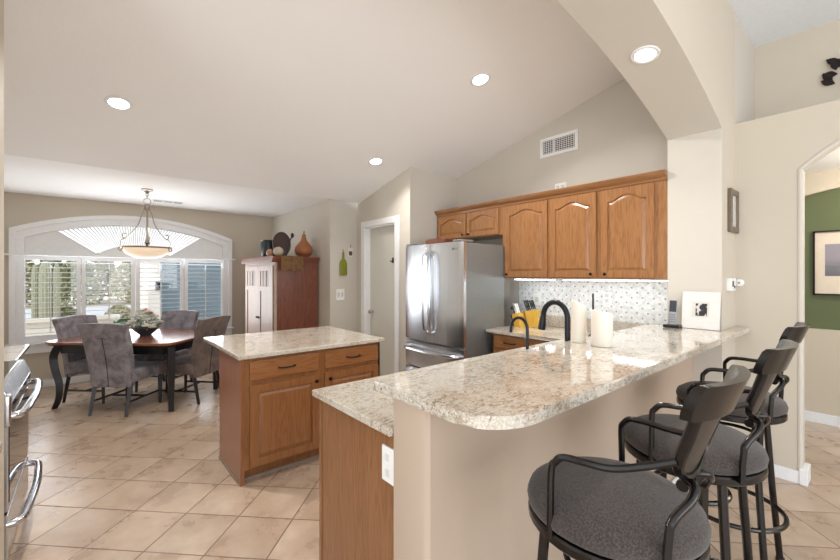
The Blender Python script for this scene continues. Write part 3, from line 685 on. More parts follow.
def make_chair():
    c = thing('dining_chair', 'x', 'chair', group='suede dining chairs around the table')
    # seat
    MB().box(-.235, .235, -.22, .25, .33, .47, .035, 3).build('seat', M['suede'], c, smooth=True, sharp=60)
    mb = MB(); ny, nz = 8, 12
    def S(u, v, side):    # backrest: curves back toward the top, flares wider
        w_ = .215+.035*v; z_ = .30+(.98-.30)*v+(-.018*(u*u))*(v > .9)
        y_ = -.205-.03*v-.10*v*v+.02*u*u; return Vector((u*w_, y_-(.055 if side else -.015+.0), z_))
    f = [[mb.b.verts.new(S(-1+2*i/ny, j/nz, 0)) for i in range(ny+1)] for j in range(nz+1)]
    g = [[mb.b.verts.new(S(-1+2*i/ny, j/nz, 1)) for i in range(ny+1)] for j in range(nz+1)]
    for j in range(nz):
        for i in range(ny):
            mb.b.faces.new((f[j][i], f[j][i+1], f[j+1][i+1], f[j+1][i])); mb.b.faces.new((g[j][i], g[j+1][i], g[j+1][i+1], g[j][i+1]))
        mb.b.faces.new((f[j][0], f[j+1][0], g[j+1][0], g[j][0])); mb.b.faces.new((f[j][ny], g[j][ny], g[j+1][ny], f[j+1][ny]))
    for i in range(ny):
        mb.b.faces.new((f[0][i], g[0][i], g[0][i+1], f[0][i+1])); mb.b.faces.new((f[nz][i], f[nz][i+1], g[nz][i+1], g[nz][i]))
    bk_ = mb.build('backrest', M['suede'], c, smooth=True, sharp=50)
    sp = MB()
    pth = [Vector((0, -.205-.03*v-.10*v*v-.057, .30+.68*v)) for v in [i*.76/8 for i in range(9)]]
    sp.tube(pth, .004, 4)
    v = .76; yv = -.205-.03*v-.10*v*v-.057
    sp.tube([(-.2, yv+.018, .30+.68*v), (0, yv, .30+.68*v), (.2, yv+.018, .30+.68*v)], .0035, 4)
    part_label(sp.build('seam', M['black_wood'], bk_), 'dark seam down the back')
    for s_ in (-1, 1):
        MB().tube([(s_*.195, -.205, .335), (s_*.2, -.27, 0)], [.027, .019], 4).build('leg', M['black_wood'], c)
        MB().tube([(s_*.2, .21, .335), (s_*.2, .215, 0)], [.025, .019], 4).build('leg', M['black_wood'], c)
        MB().tube([(s_*.198, -.24, .14), (s_*.2, .21, .14)], .012, 4).build('stretcher', M['black_wood'], c)
    MB().tube([(-.2, 0, .14), (.2, 0, .14)], .012, 4).build('stretcher', M['black_wood'], c)
    return c
ch = make_chair(); ch.location = (-5.41, .345, 0); ch.rotation_euler = (0, 0, math.radians(46)); ch['label'] = 'grey suede chair nearest the range, its back to the camera'
c2 = dup(ch, (-5.37, .93, 0), math.radians(132), 'brown-grey suede chair at the table end beside the island')
dup(ch, (-6.07, .12, 0), math.radians(-44), 'grey suede chair at the far left end of the table')
dup(ch, (-6.10, .76, 0), math.radians(226), 'suede chair behind the flowers, facing the camera across the table')
for c_ in c2.children:
    if c_.name.split('.')[0] in ('seat', 'backrest'):
        c_.data = c_.data.copy(); c_.data.materials[0] = M['suede_brown']
# flowers
fw = thing('flower_arrangement', 'pale cream and pink flowers in a dark bowl on dining table', 'flowers', (-5.72, .53, .75))
bx, by, bz = -5.72, .53, .751
MB().lathe([(.06, 0), (.065, .01), (.11, .05), (.145, .09), (.14, .105), (.12, .09), (.06, .03), (0, .025)], (bx, by, bz), 20).build('bowl', plain('dark_bowl', (56, 66, 76), .25), fw, smooth=True)
rf = random.Random(5)
cols = [plain('petal_cream', (226, 222, 206), .8), plain('petal_pink', (196, 132, 120), .8), plain('petal_sage', (176, 188, 172), .8)]
for i in range(34):
    a = rf.uniform(0, 2*PI); q = rf.random()**.6; r = .155*q; z_ = bz+.11+.17*(1-q*q)+rf.uniform(-.02, .03)
    mb = MB(); c = Vector((bx+r*math.cos(a), by+r*math.sin(a), z_))
    for k2 in range(7):
        th = 2*PI*k2/7; mb.ball((c.x+.026*math.cos(th), c.y+.026*math.sin(th), c.z), .024, (1, 1, .6), 1)
    mb.ball((c.x, c.y, c.z+.008), .02, sub=1)
    mb.build('blossom', cols[0 if rf.random() < .6 else (1 if rf.random() < .4 else 2)], fw, smooth=True)
mb = MB()
for i in range(130):
    a = rf.uniform(0, 2*PI); r = .185*math.sqrt(rf.random()); c = Vector((bx+r*math.cos(a), by+r*math.sin(a), bz+.08+.17*rf.random()*(1-.6*(r/.185))))
    d1 = Vector((math.cos(a), math.sin(a), rf.uniform(-.2, .8))).normalized()*.04; d2 = d1.cross(Vector((0, 0, 1))).normalized()*.014
    mb.quad([c-d1, c+d2, c+d1, c-d2])
mb.build('leaves', plain('sage_leaf', (112, 130, 100), .8), fw)['kind'] = 'stuff'
# pendant
px_, py_ = -5.79, .55
pn = thing('pendant_lamp', 'alabaster bowl pendant on scrolled nickel arms over dining table', 'lamp', (px_, py_, 2.51))
MB().lathe([(0, 0), (.062, 0), (.062, -.012), (.03, -.022), (.012, -.05), (0, -.05)], (px_, py_, 2.509), 24).build('canopy', M['nickel'], pn, smooth=True)
mb = MB()
for i, z_ in enumerate((2.445, 2.415)):
    mb.tube([(px_+(.013*math.cos(t_) if i % 2 else 0), py_+(0 if i % 2 else .013*math.cos(t_)), z_+.022*math.sin(t_)) for t_ in [2*PI*k2/12 for k2 in range(13)]], .004, 6)
mb.build('chain', M['nickel'], pn)
MB().tube([(px_+.05*.7*math.cos(t_)*0, py_+.036*math.cos(t_), 2.365+.036*math.sin(t_)) for t_ in [2*PI*k2/20 for k2 in range(21)]], .005, 6).build('ring', M['nickel'], pn, smooth=True)
MB().lathe([(.01, 2.335), (.03, 2.325), (.035, 2.3), (.028, 2.27), (.012, 2.25), (.009, 2.24), (.009, 1.95), (.014, 1.9), (.025, 1.86), (.015, 1.84), (.008, 1.80), (.008, 1.70), (0, 1.70)], (px_, py_, 0), 14).build('stem', M['nickel'], pn, smooth=True)
for k2 in range(3):
    a = math.radians(49.8)+2*PI*k2/3; ca, sa = math.cos(a), math.sin(a)
    prof = [(.03, 2.28), (.06, 2.2), (.085, 2.1), (.13, 2.02), (.19, 1.94), (.235, 1.9), (.262, 1.92), (.25, 1.955), (.225, 1.95)]
    MB().tube(sm([(px_+r*ca, py_+r*sa, z_) for r, z_ in prof], 4), .006, 6).build('arm', M['nickel'], pn, smooth=True)
    prof = [(.235, 1.9), (.268, 1.88), (.276, 1.83), (.262, 1.79), (.272, 1.757), (.294, 1.76), (.298, 1.785), (.284, 1.793)]
    MB().tube(sm([(px_+r*ca, py_+r*sa, z_) for r, z_ in prof], 4), .006, 6).build('scroll', M['nickel'], pn, smooth=True)
MB().lathe([(.262, 1.81), (.27, 1.80), (.262, 1.79), (.255, 1.8), (.262, 1.81)], (px_, py_, 0), 36).build('rim_ring', M['nickel'], pn, smooth=True)
MB().lathe([(.255, 1.80), (.245, 1.765), (.21, 1.725), (.15, 1.69), (.08, 1.672), (0, 1.667), (0, 1.675), (.08, 1.68), (.15, 1.70), (.205, 1.735), (.238, 1.77), (.248, 1.80)], (px_, py_, 0), 36).build('glass_bowl', M['shade'], pn, smooth=True)
pd = bpy.data.lights.new('pendant_bulb', 'POINT'); pd.energy = 4; pd.color = (1, .9, .78); pd.shadow_soft_size = .06
po = bpy.data.objects.new('pendant_bulb', pd); C.objects.link(po); po.location = (px_, py_, 1.86)

# ================================================================== DOWNLIGHTS, VENTS, PLATES
def downlight(x, y, z, slope, label, e=22, sy=0, k3=1):
    n_ = Vector((slope, 0, -1)).normalized()
    o = thing('recessed_light', label, 'light', (0, 0, 0))
    MB().lathe([(.062, .0), (.065, -.006), (.085, -.005), (.09, 0.0), (.085, .0)], (0, 0, 0), 28).build('trim_ring', M['trim'], o, smooth=True)
    MB().lathe([(.063, -.002), (.03, -.004), (0, -.0045)], (0, 0, 0), 24).build('lens', M['lamp'], o)
    o.scale = (k3, k3, 1); o.location = (x, y, z-.001); o.rotation_euler = (math.atan(sy), -math.atan(slope), 0)
    l = bpy.data.lights.new('downlight', 'AREA'); l.shape = 'DISK'; l.size = .12; l.energy = e; l.color = (1, .96, .91); l.spread = math.radians(140)
    lo = bpy.data.objects.new('downlight', l); C.objects.link(lo); lo.location = (x+n_.x*.03, y, z-.035); lo.rotation_euler = (math.atan(sy), -math.atan(slope), 0)
downlight(-3.77, .18, cz(-3.77), KX, 'recessed ceiling light at far left, above the range side', 14)
downlight(-2.24, 2.57, cz(-2.24), KX, 'recessed ceiling light in the middle, above the sink counter', 14)
downlight(-3.78, 2.53, cz(-3.78), KX, 'recessed ceiling light farthest away, in front of the pantry door', 6)
downlight(-.92, 2.53, az(2.53), 0, 'recessed light set into the underside of the arch', 4, -.21, .87)
hd_ = bpy.data.lights.new('hall_light', 'POINT'); hd_.energy = 16; hd_.color = (1, .93, .82); hd_.shadow_soft_size = .1
ho = bpy.data.objects.new('hall_light', hd_); C.objects.link(ho); ho.location = (.3, 4.9, 2.3)
def grille(name, label, x0, x1, z0, z1, y, nv=14):
    o = thing(name, label, 'vent', ((x0+x1)/2, y, z0))
    MB().box(x0, x1, y-.012, y, z1-.035, z1, .003).box(x0, x1, y-.012, y, z0, z0+.035, .003).box(x0, x0+.035, y-.012, y, z0+.03, z1-.03).box(x1-.035, x1, y-.012, y, z0+.03, z1-.03).build('frame', M['white'], o)
    MB().box(x0+.03, x1-.03, y-.002, y, z0+.03, z1-.03).build('backing', M['black'], o)
    mb = MB(); n_ = 7
    for i in range(n_): z_ = z0+.045+(z1-z0-.09)*i/(n_-1); mb.box(x0+.035, x1-.035, y-.009, y-.003, z_-.003, z_+.003)
    for i in range(nv): x = x0+.05+(x1-x0-.1)*i/(nv-1); mb.box(x-.0025, x+.0025, y-.01, y-.004, z0+.035, z1-.035)
    mb.box(x0+(x1-x0)*.36, x0+(x1-x0)*.40, y-.011, y, z0+.035, z1-.035)
    mb.build('louvers', plain('vent_grey', (222, 222, 220), .5), o)
grille('air_vent', 'white louvered air vent high on the kitchen wall', -2.463, -2.023, 2.755, 2.965, YW)
vt = thing('ceiling_vent', 'white slotted air vent in the dining ceiling behind the pendant', 'vent', (-6.53, .87, 2.51))
MB().box(-6.60, -6.47, .68, 1.06, 2.501, 2.5095, .002).build('frame', M['white'], vt)
mb = MB()
for i in range(3):
    for j in range(5): mb.box(-6.59, -6.48, .70+i*.12+j*.02, .711+i*.12+j*.02, 2.499, 2.5008)
mb.build('slots', plain('slot_grey', (90, 88, 86), .6), vt)
def plate(name, label, cat, box, ins=(), mat=None, insmat=None, insname='switch'):
    o = MB().box(*box, .002).build(name, mat or M['white']); tag(o, label, cat)
    if ins:
        mm_ = insmat or plain('switch_grey', (205, 205, 200), .4)
        for b2 in ins: MB().box(*b2).build(insname, mm_, o)
    return o
plate('wall_outlet', 'white outlet plate on the wall just above the oak cabinets', 'outlet', (-2.285, -2.155, YW-.006, YW, 2.36, 2.445), [(-2.268, -2.235, YW-.008, YW-.006, 2.385, 2.42), (-2.208, -2.175, YW-.008, YW-.006, 2.385, 2.42)], insname='receptacle')
plate('light_switch', 'white switch plate on mosaic tile behind the knife block', 'switch', (-2.55, -2.45, YW-.017, YW-.0105, 1.135, 1.265), [(-2.52, -2.48, YW-.02, YW-.017, 1.17, 1.225)])
plate('wall_outlet', 'white outlet plate on mosaic tile behind the candles', 'outlet', (-1.765, -1.69, YW-.017, YW-.0105, 1.19, 1.305), [(-1.745, -1.71, YW-.02, YW-.017, 1.205, 1.24), (-1.745, -1.71, YW-.02, YW-.017, 1.255, 1.29)], insname='receptacle')
def wallxf(y, z): return Matrix.Translation((-4.9-.08*(y-2.53)/.47, y, z)) @ Matrix.Rotation(math.atan(.08/.47), 4, 'Z')
wx = wallxf(2.70, 1.195)
sw_ = tag(MB().box(.0005, .007, -.072, .072, -.08, .08, .002).build('light_switch', M['white'], xf=wx), 'white double switch plate below the green bottle', 'switch')
for y_ in (-.03, .03): MB().box(.007, .010, y_-.016, y_+.016, -.032, .032).build('rocker', plain('switch_grey', (205, 205, 200), .4), sw_, xf=wx)
plate('light_switch', 'white switch box on the side of the pillar above the bar', 'switch', (XP1, XP1+.03, 3.57, 3.70, 1.355, 1.445), [(XP1+.03, XP1+.034, 3.60, 3.63, 1.385, 1.425), (XP1+.03, XP1+.034, 3.65, 3.67, 1.37, 1.39)], insmat=M['black'])
th = thing('thermostat', 'round white thermostat on the wall beside the pillar', 'thermostat', (-.71, YW, 1.41))
MB().lathe([(.028, 0), (.028, -.012), (.022, -.018), (.012, -.02), (0, -.02)], (-.722, YW, 1.41), 24, 'Y').build('cover', M['white'], th, smooth=True)
MB().lathe([(.008, -.019), (.008, -.024), (0, -.024)], (-.722, YW, 1.41), 16, 'Y').build('dial', plain('dial_grey', (160, 160, 158), .4), th)
# wall art
pf = thing('framed_picture', 'small framed picture hung on the pillar side above the bar', 'picture', (XP1, 3.72, 1.8))
MB().box(XP1+.001, XP1+.025, 3.60, 3.64, 1.79, 2.11, .003).box(XP1+.001, XP1+.025, 3.80, 3.84, 1.79, 2.11, .003).box(XP1+.001, XP1+.024, 3.64, 3.80, 1.791, 1.83).box(XP1+.001, XP1+.024, 3.64, 3.80, 2.07, 2.109).build('frame', plain('champagne_frame', (120, 106, 90), .35, .5), pf)
MB().box(XP1, XP1+.012, 3.635, 3.805, 1.825, 2.075).build('print', plain('pale_print', (206, 204, 198), .2), pf)
hp = thing('framed_picture', 'large picture with wide cream mat on the green hall wall', 'picture', (-.1, HALL+.06, 1.27))
yy = HALL+.06
MB().box(-.47, -.455, yy-.03, yy, 1.27, 1.91).box(.33, .345, yy-.03, yy, 1.27, 1.91).box(-.47, .345, yy-.03, yy, 1.895, 1.91).box(-.47, .345, yy-.03, yy, 1.27, 1.285).build('frame', M['bronze'], hp)
MB().box(-.455, .33, yy-.015, yy, 1.285, 1.895).build('mat_board', plain('mat_cream', (222, 208, 188), .7), hp)
t = NT('grey_seascape'); sp2 = t.n('SeparateXYZ'); tc = t.n('TexCoord'); t.l(tc.outputs['Object'], sp2.inputs[0])
n_ = t.noise(t.coord((3, 3, 30)), 2, 4); hz = t.math('ADD', sp2.outputs[2], t.math('MULTIPLY', n_, .1))
M['sea'] = t.set(t.ramp(hz, [(.2, lin((96, 92, 96))), (.33, lin((116, 114, 122))), (.42, lin((150, 142, 150)))]), .5, 0)
MB().box(-.385, .26, yy-.017, yy-.015, 1.46, 1.775).build('print', M['sea'], hp)
# green bottle and card on the corner wall
def onwall(y, z): return (-4.9-.08*(y-2.53)/.47, y, z)
wx = wallxf(2.745, 1.465); bt = MB()
prof = [(.062, 0), (.066, .03), (.066, .17), (.05, .205), (.022, .235), (.017, .30), (.02, .315), (.017, .325)]
bt.lathe([(0, 0)]+prof+[(0, .325)], (.014, 0, 0), 24, 'Z', .18, 1); o = bt.build('bottle_ornament', plain('green_glass', (126, 128, 34), .25), smooth=True, xf=wx)
tag(o, 'flattened olive-green glass bottle hanging on the corner wall', 'ornament')
MB().tube([(.014, 0, .325), (.003, 0, .365)], .004, 6).build('hanger', M['bronze'], o, xf=wx)
wx = wallxf(2.88, 1.73)
cd_ = MB().box(.0005, .006, -.045, .045, 0, .125, .001).build('note_card', plain('cream_card', (222, 214, 200), .6), xf=wx); tag(cd_, 'small card with dark photo pinned above right of the bottle', 'card')
MB().box(.006, .008, -.03, .03, .02, .08).build('photo', plain('dark_photo', (84, 70, 64), .5), cd_, xf=wx)
MB().ball((.008, 0, .16), .008).tube([(.004, 0, .16), (.004, .004, .12)], .002, 4).build('pin', M['bronze'], cd_, xf=wx)
# dark metal leaf sprig on plant shelf wall
lf = thing('metal_leaf_sprig', 'dark metal leafy branch on the wall above the plant shelf', 'wall decoration', (-.2, 4.55, 3.0))
MB().tube(sm([(-.215, 4.54, 2.95), (-.2, 4.535, 3.05), (-.16, 4.535, 3.14), (-.08, 4.535, 3.2), (.1, 4.535, 3.24)], 5), .006, 6).build('stem', M['bronze'], lf)
for i, (x, z, a) in enumerate((x_-.03, z_, a_) for x_, z_, a_ in ((-.225, 2.99, 2.6), (-.24, 3.02, 2.2), (-.21, 3.06, 2.9), (-.17, 3.1, 2.1), (-.2, 3.14, 2.5), (-.12, 3.17, .4), (-.22, 3.09, 1.7), (-.14, 3.05, -.6), (0, 3.22, 1.2), (.08, 3.2, -.4))):
    mb = MB(); n_ = 10; L_ = .095; P = [(L_*k2/n_, .026*math.sin(PI*k2/n_)) for k2 in range(n_+1)]+[(L_*k2/n_, -.026*math.sin(PI*k2/n_)) for k2 in range(n_-1, 0, -1)]
    ca, sa = math.cos(a), math.sin(a); mb.prism([(x+u_*ca-v_*sa-.0*L_, z+u_*sa+v_*ca) for u_, v_ in P], 'Y', 4.53-i*.002, 4.534-i*.002); mb.build('leaf', M['bronze'], lf)

# ================================================================== COUNTER ITEMS
def candle(x, y, r, h, dip, label):
    o = thing('pillar_candle', label, 'candle', (x, y, 1.0755), group=None); mb = MB(); n_ = 28
    rings = []
    for rr, hh, k2 in ((r*.97, 0, 0), (r, .006, 0), (r, h, 1), (r*.9, h+.002, 1), (r*.75, h-.012, 1)):
        rings.append([mb.b.verts.new((x+rr*math.cos(2*PI*j/n_), y+rr*math.sin(2*PI*j/n_), 1.076+hh-(dip*(.5+.5*math.cos(2*PI*j/n_-.8)) if k2 else 0))) for j in range(n_)])
    for a, b in zip(rings, rings[1:]):
        for j in range(n_): mb.b.faces.new((a[j], a[(j+1) % n_], b[(j+1) % n_], b[j]))
    mb.b.faces.new(rings[0][::-1]); mb.b.faces.new(rings[-1])
    mb.build('wax', M['wax'], o, smooth=True, sharp=50)
    MB().tube([(x, y, 1.076+h-.04), (x+.002, y, 1.076+h-.002)], .002, 5).build('wick', M['black'], o)
candle(-1.165, 2.21, .042, .243, .03, 'taller white pillar candle on the bar, nearer the faucet')
candle(-1.02, 2.19, .056, .198, .018, 'shorter, thicker white pillar candle on the bar')
sp_ = thing('soap_pump', 'thin black pump rising behind the white candles', 'dispenser', (-1.3, 2.6, .916))
MB().lathe([(.03, 0), (.032, .01), (.032, .14), (.012, .16), (.012, .18), (0, .18)], (-1.28, 2.62, .9165), 18).build('bottle', M['faucet'], sp_, smooth=True)
MB().tube([(-1.28, 2.62, 1.09), (-1.28, 2.62, 1.345)], .007, 8).build('pump_tube', M['black'], sp_)
fc_ = thing('kitchen_faucet', 'dark bronze gooseneck faucet at the sink behind the bar', 'faucet', (-1.27, 2.27, .916))
MB().lathe([(.034, 0), (.034, .012), (.026, .02), (.024, .09), (.02, .1), (0, .1)], (-1.27, 2.27, .9165), 20).build('base', M['faucet'], fc_, smooth=True)
pts = [(-1.27, 2.27, .98), (-1.27, 2.27, 1.17)]+[(-1.355+.085*math.cos(a), 2.27, 1.20+.098*math.sin(a)) for a in [PI*i/12 for i in range(13)]]+[(-1.442, 2.27, 1.18)]
MB().tube(pts, .017, 12).build('neck', M['faucet'], fc_, smooth=True)
MB().tube([(-1.442, 2.27, 1.20), (-1.447, 2.27, 1.15), (-1.452, 2.27, 1.115)], [.019, .023, .025], 12).build('spray_head', M['faucet'], fc_, smooth=True)
wf = thing('filter_faucet', 'small thin curved water-filter tap left of the gooseneck faucet', 'faucet', (-1.262, 1.835, .916))
MB().lathe([(.02, 0), (.02, .01), (.012, .02), (.01, .06), (0, .06)], (-1.262, 1.835, .9165), 14).build('base', M['faucet'], wf, smooth=True)
MB().tube([(-1.262, 1.835, .96), (-1.262, 1.835, 1.165)]+[(-1.316+.054*math.cos(a), 1.835, 1.17+.062*math.sin(a)) for a in [PI*i/12 for i in range(13)]]+[(-1.372, 1.835, 1.145)], .0085, 10).build('neck', M['faucet'], wf, smooth=True)
# knife blocks
kb = thing('knife_block', 'yellow bamboo knife block holding black-handled knives', 'knife block', (-2.47, 3.62, .916))
mx = Matrix.Translation((-2.46, 3.64, .9165)) @ Matrix.Rotation(math.radians(10), 4, 'Z')
mb = MB(); mb.prism([(-.0, 0), (.13, 0), (.085, .19), (-.05, .165)], 'Y', -.06, .06, .004); mb.build('block', M['knife_wood'], kb, xf=mx)
for i in range(6):
    mb = MB(); y = -.04+.04*(i % 3); x = -.02+.055*(i//3); dr = Vector((-.34, 0, .94)); p = Vector((x, y, .168+.02*(i//3)))
    mb.tube([p-dr*.0, p+dr*.05, p+dr*(.12 if i < 3 else .10)], [.009, .011, .01], 8, flat=(1, .7)); mb.build('knife', M['black'], kb, smooth=True, xf=mx)
sb = thing('knife_block', 'second block with steak knives and scissors beside the fridge', 'knife block', (-2.62, 3.55, .916))
mx = Matrix.Translation((-2.54, 3.55, .9165)) @ Matrix.Rotation(math.radians(-5), 4, 'Z')
MB().prism([(-.03, 0), (.05, 0), (.02, .15), (-.07, .13)], 'Y', -.05, .05, .003).build('block', M['knife_wood'], sb, xf=mx)
MB().prism([(-.055, 0), (-.031, 0), (-.071, .13), (-.09, .125)], 'Y', -.045, .045, .003).build('sleeve', M['black'], sb, xf=mx)
for i in range(3):
    p = Vector((-.025, -.03+.03*i, .138)); dr = Vector((-.36, 0, .93))
    MB().tube([p, p+dr*.11], [.008, .0095], 8).build('knife', M['white' if i else 'chrome'], sb, smooth=True, xf=mx)
mb = MB()
for s_ in (-1, 1): mb.tube([(-.085+.02*math.cos(a), .018*s_+.016*math.sin(a), .20+.03*math.sin(a)*s_*0+.022*math.cos(a)) for a in [2*PI*i/14 for i in range(15)]], .005, 6)
mb.tube([(-.07, 0, .12), (-.085, 0, .19)], .006, 6)
mb.build('scissors', M['black'], sb, xf=mx)
# phone and mat-board picture on bar end
ph = thing('cordless_phone', 'silver and black cordless phone on its charging base by pillar', 'phone', (-1.05, 3.36, 1.0755))
MB().prism([(-.045, -.05), (.06, -.05), (.06, .035), (-.045, .035)], 'Z', 0, .022, .006).build('charging_base', M['black'], ph, xf=Matrix.Translation((-1.04, 3.37, 1.076)))
hx = Matrix.Translation((-1.045, 3.385, 1.09)) @ Matrix.Rotation(math.radians(-10), 4, 'X') @ Matrix.Rotation(math.radians(20), 4, 'Z')
hd = MB().box(-.025, .025, -.012, .012, 0, .19, .008, 3).build('handset', plain('silver_plastic', (150, 150, 150), .35, .3), ph, smooth=True, xf=hx)
MB().box(-.022, .022, -.015, -.0115, .10, .185, .002).build('screen', M['black_glass'], hd, xf=hx)
mb = MB()
for i in range(3):
    for j in range(4): mb.box(-.017+i*.0125, -.009+i*.0125, -.0145, -.012, .02+j*.018, .03+j*.018)
mb.build('keypad', plain('key_grey', (92, 92, 94), .4), hd, xf=hx)
bd = thing('matted_print', 'white matted print leaning on the pillar at the bar end', 'picture', (-.85, 3.39, 1.0755))
bx_ = Matrix.Translation((-.86, 3.40, 1.077)) @ Matrix.Rotation(math.radians(-7), 4, 'X')
MB().box(-.125, .108, -.006, 0, 0, .27, .001).build('mat_board', plain('white_mat', (222, 219, 214), .6), bd, xf=bx_)
part_label(MB().box(-.062, .045, -.0075, -.006, .085, .20).build('mat_border', plain('mat_bevel', (214, 208, 200), .6), bd, xf=bx_), 'bevelled inner mat line')
t = NT('small_dark_print'); vr = t.n('TexVoronoi'); vr.inputs['Scale'].default_value = 26; t.l(t.coord(), vr.inputs['Vector'])
M['print'] = t.set(t.ramp(vr.outputs['Distance'], [(.25, lin((40, 40, 42))), (.5, lin((70, 70, 72))), (.6, lin((200, 198, 194)))], 'CONSTANT'), .5, 0)
MB().box(-.038, .032, -.009, -.0075, .095, .185).build('print', M['print'], bd, xf=bx_)

# ================================================================== RANGE AND LEFT COUNTERS
rg = thing('range', 'stainless and black glass slide-in range at far left edge', 'range', (-3.215, -.6, 0))
RX0, RX1, RY = -3.64, -2.79, -.31
MB().box(RX0, RX1, -.99, RY-.03, .0, .90).build('body', M['black'], rg)
MB().box(RX0-.0, RX1+.0, -.99, RY-.03, .90, .918, .004).build('cooktop', M['black_glass'], rg)
MB().prism([(RY-.03, .80), (RY+.02, .80), (RY+.02, .84), (RY-.01, .918), (RY-.03, .918)], 'X', RX0, RX1, .004).build('control_panel', M['steel'], rg)
MB().box(RX0+.03, RX1-.03, RY+.0205, RY+.023, .805, .835).build('touch_panel', M['black_glass'], rg)
od = MB().box(RX0, RX1, RY-.03, RY+.01, .30, .79, .005).build('oven_door', M['steel'], rg)
MB().box(RX0+.02, RX1-.02, RY+.01, RY+.013, .34, .74).build('door_glass', M['black_glass'], od)
MB().box(RX0, RX1, RY-.03, RY+.01, .06, .285, .005).build('drawer', M['steel'], rg)
for z_ in (.77, .235):
    MB().tube(sm([(RX1-.015, RY+.0, z_), (RX1-.04, RY+.055, z_+.0), (RX1-.2, RY+.072, z_+.01), ((RX0+RX1)/2, RY+.08, z_+.012), (RX0+.2, RY+.072, z_+.01), (RX0+.04, RY+.055, z_), (RX0+.015, RY, z_)], 5), .019, 12).build('handle', M['chrome'], rg, smooth=True)
MB().box(RX1-.03, RX1+.01, RY-.03, RY+.022, .72, .88, .012, 3).build('end_cap', M['chrome'], rg, smooth=True)
lc2 = thing('base_cabinet', 'cabinet with white top just beyond the range', 'cabinet', (-4.03, -.66, 0))
MB().box(-4.38, -3.66, -.99, -.40, 0, .885).build('body', M['oak'], lc2)
tag(MB().box(-4.405, -3.645, -.99, -.355, .886, .918, .005).build('left_countertop', M['white_granite']), 'pale polished counter slab just beyond the range', 'countertop')
nb = thing('base_cabinet', 'cream cabinet at the left picture edge, mostly outside the frame', 'cabinet', (-1.65, -.6, 0))
MB().box(-1.89, -1.4, -.99, -.25, 0, .885).build('body', M['wall_warm'], nb)
MB().box(-1.9, -1.39, -.99, -.217, .886, .916, .005).build('countertop', M['white_granite'], nb)

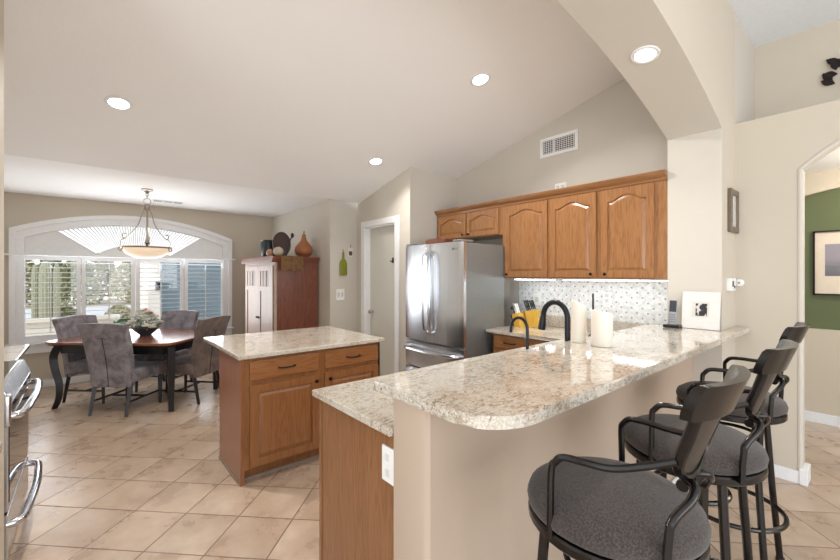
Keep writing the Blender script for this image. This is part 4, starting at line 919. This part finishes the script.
# ================================================================== BAR STOOLS (facing -X)
def make_stool():
    s0 = thing('bar_stool', 'x', 'stool', group='swivel bar stools along the bar')
    gm = M['gunmetal']
    MB().lathe([(0, .802), (.18, .802), (.212, .805), (.226, .815), (.229, .83), (.222, .85), (.194, .868), (.14, .881), (.06, .888), (0, .889)], (0, 0, 0), 40).build('seat', M['tweed'], s0, smooth=True, sharp=60)
    MB().lathe([(.195, .774), (.221, .774), (.226, .779), (.226, .797), (.221, .803), (.195, .801), (.195, .774)], (0, 0, 0), 40).lathe([(0, .757), (.11, .757), (.11, .801), (0, .801)], (0, 0, 0), 24).box(-.2, .2, -.02, .02, .776, .79).box(-.02, .02, -.2, .2, .777, .789).build('seat_ring', gm, s0, smooth=True)
    for a in (PI/4, 3*PI/4, 5*PI/4, 7*PI/4):
        ca, sa = math.cos(a), math.sin(a)
        lg = MB().tube([(.18*ca, .18*sa, .777), (.212*ca, .212*sa, .38), (.25*ca, .25*sa, .008)], .0145, 10).build('leg', gm, s0, smooth=True)
        MB().lathe([(.018, 0), (.02, .004), (.018, .02), (0, .021)], (.251*ca, .251*sa, 0), 12).build('foot_cap', M['black'], lg)
    def ringp(r, z, n_=48): return [(r*math.cos(2*PI*i/n_), r*math.sin(2*PI*i/n_), z) for i in range(n_+1)]
    MB().tube(ringp(.222, .285), .011, 8, caps=False).build('foot_ring', gm, s0, smooth=True)
    MB().tube(ringp(.12, .66, 36), .009, 8, caps=False).build('brace_ring', gm, s0, smooth=True)
    def bk(u, z): return .195+.36*(z-1.0)-1.6*u*u
    def sheet(mb, rows, th, nu=16):
        F, G = [], []
        for z, w0, w1 in rows:
            F.append([mb.b.verts.new((bk(w0+(w1-w0)*i/nu, z), w0+(w1-w0)*i/nu, z)) for i in range(nu+1)])
            G.append([mb.b.verts.new((bk(w0+(w1-w0)*i/nu, z)+th, w0+(w1-w0)*i/nu, z)) for i in range(nu+1)])
        m_ = len(rows)
        for j in range(m_-1):
            for i in range(nu):
                mb.b.faces.new((F[j][i], F[j][i+1], F[j+1][i+1], F[j+1][i])); mb.b.faces.new((G[j][i], G[j+1][i], G[j+1][i+1], G[j][i+1]))
            mb.b.faces.new((F[j][0], F[j+1][0], G[j+1][0], G[j][0])); mb.b.faces.new((F[j][nu], G[j][nu], G[j+1][nu], F[j+1][nu]))
        for i in range(nu):
            mb.b.faces.new((F[0][i], G[0][i], G[0][i+1], F[0][i+1])); mb.b.faces.new((F[-1][i], F[-1][i+1], G[-1][i+1], G[-1][i]))
    mb = MB(); sheet(mb, [(1.155, -.145, .145), (1.159, -.156, .156), (1.178, -.162, .162), (1.205, -.163, .163), (1.23, -.16, .16), (1.238, -.15, .15)], .022); mb.build('back_panel', gm, s0, smooth=True, sharp=50)
    def wz(z): return .104+.014*(z-1.06)/.1 if z > 1.06 else .104*math.sqrt(max(0, 1-((1.06-z)/.075)**2))+.004
    rows = [(z, -wz(z), wz(z)) for z in (.986, .99, 1.0, 1.015, 1.035, 1.06, 1.10, 1.155)]
    mb = MB(); sheet(mb, rows, .006); mb.build('splat', plain('splat_metal', (74, 72, 70), .36, .85), s0, smooth=True, sharp=50)
    fr_ = [(bk(w, z)+.004, w, z) for z, w in [(r_[0], r_[1]) for r_ in rows[::-1]]]+[(bk(w, z)+.004, w, z) for z, w in [(r_[0], r_[2]) for r_ in rows]]
    MB().tube(fr_, .009, 8, flat=(1, 1.4)).build('back_frame', gm, s0, smooth=True)
    jx = bk(0, .97)
    MB().tube([(jx+.004, 0, .985), (jx+.004, 0, .96)], .012, 8).tube([(jx-.002, -.03, .958), (jx-.002, .03, .958)], .014, 10).build('back_joint', gm, s0, smooth=True)
    for s_ in (-1, 1):
        sp_ = MB().tube(sm([(jx+.002, s_*.02, .975), (jx+.028, s_*.045, .975), (jx+.03, s_*.075, .955), (.196, s_*.115, .925), (.188, s_*.13, .905)], 5), .0105, 8).tube([(.188, s_*.13, .91), (.185, s_*.139, .85), (.184, s_*.143, .79)], .016, 4, flat=(1, .6))
        sp_.build('back_support', gm, s0, smooth=True, sharp=60)
        MB().tube(sm([(bk(.108, 1.045)-.0, s_*.11, 1.045), (.135, s_*.15, 1.025), (.08, s_*.185, 1.012), (.02, s_*.2, 1.01), (-.03, s_*.205, 1.005), (-.052, s_*.207, .985), (-.06, s_*.21, .965), (-.06, s_*.214, .88), (-.06, s_*.215, .795)], 6), .0095, 8).build('armrest', gm, s0, smooth=True)
    return s0
st_ = make_stool(); st_.location = (-.50, 1.13, 0); st_['label'] = 'nearest bar stool, its round tweed seat cut by bottom edge'
dup(st_, (-.485, 1.77, 0), 0, 'middle bar stool of the three along the bar')
dup(st_, (-.525, 2.54, 0), 0, 'farthest bar stool, nearest the pillar and arched doorway')
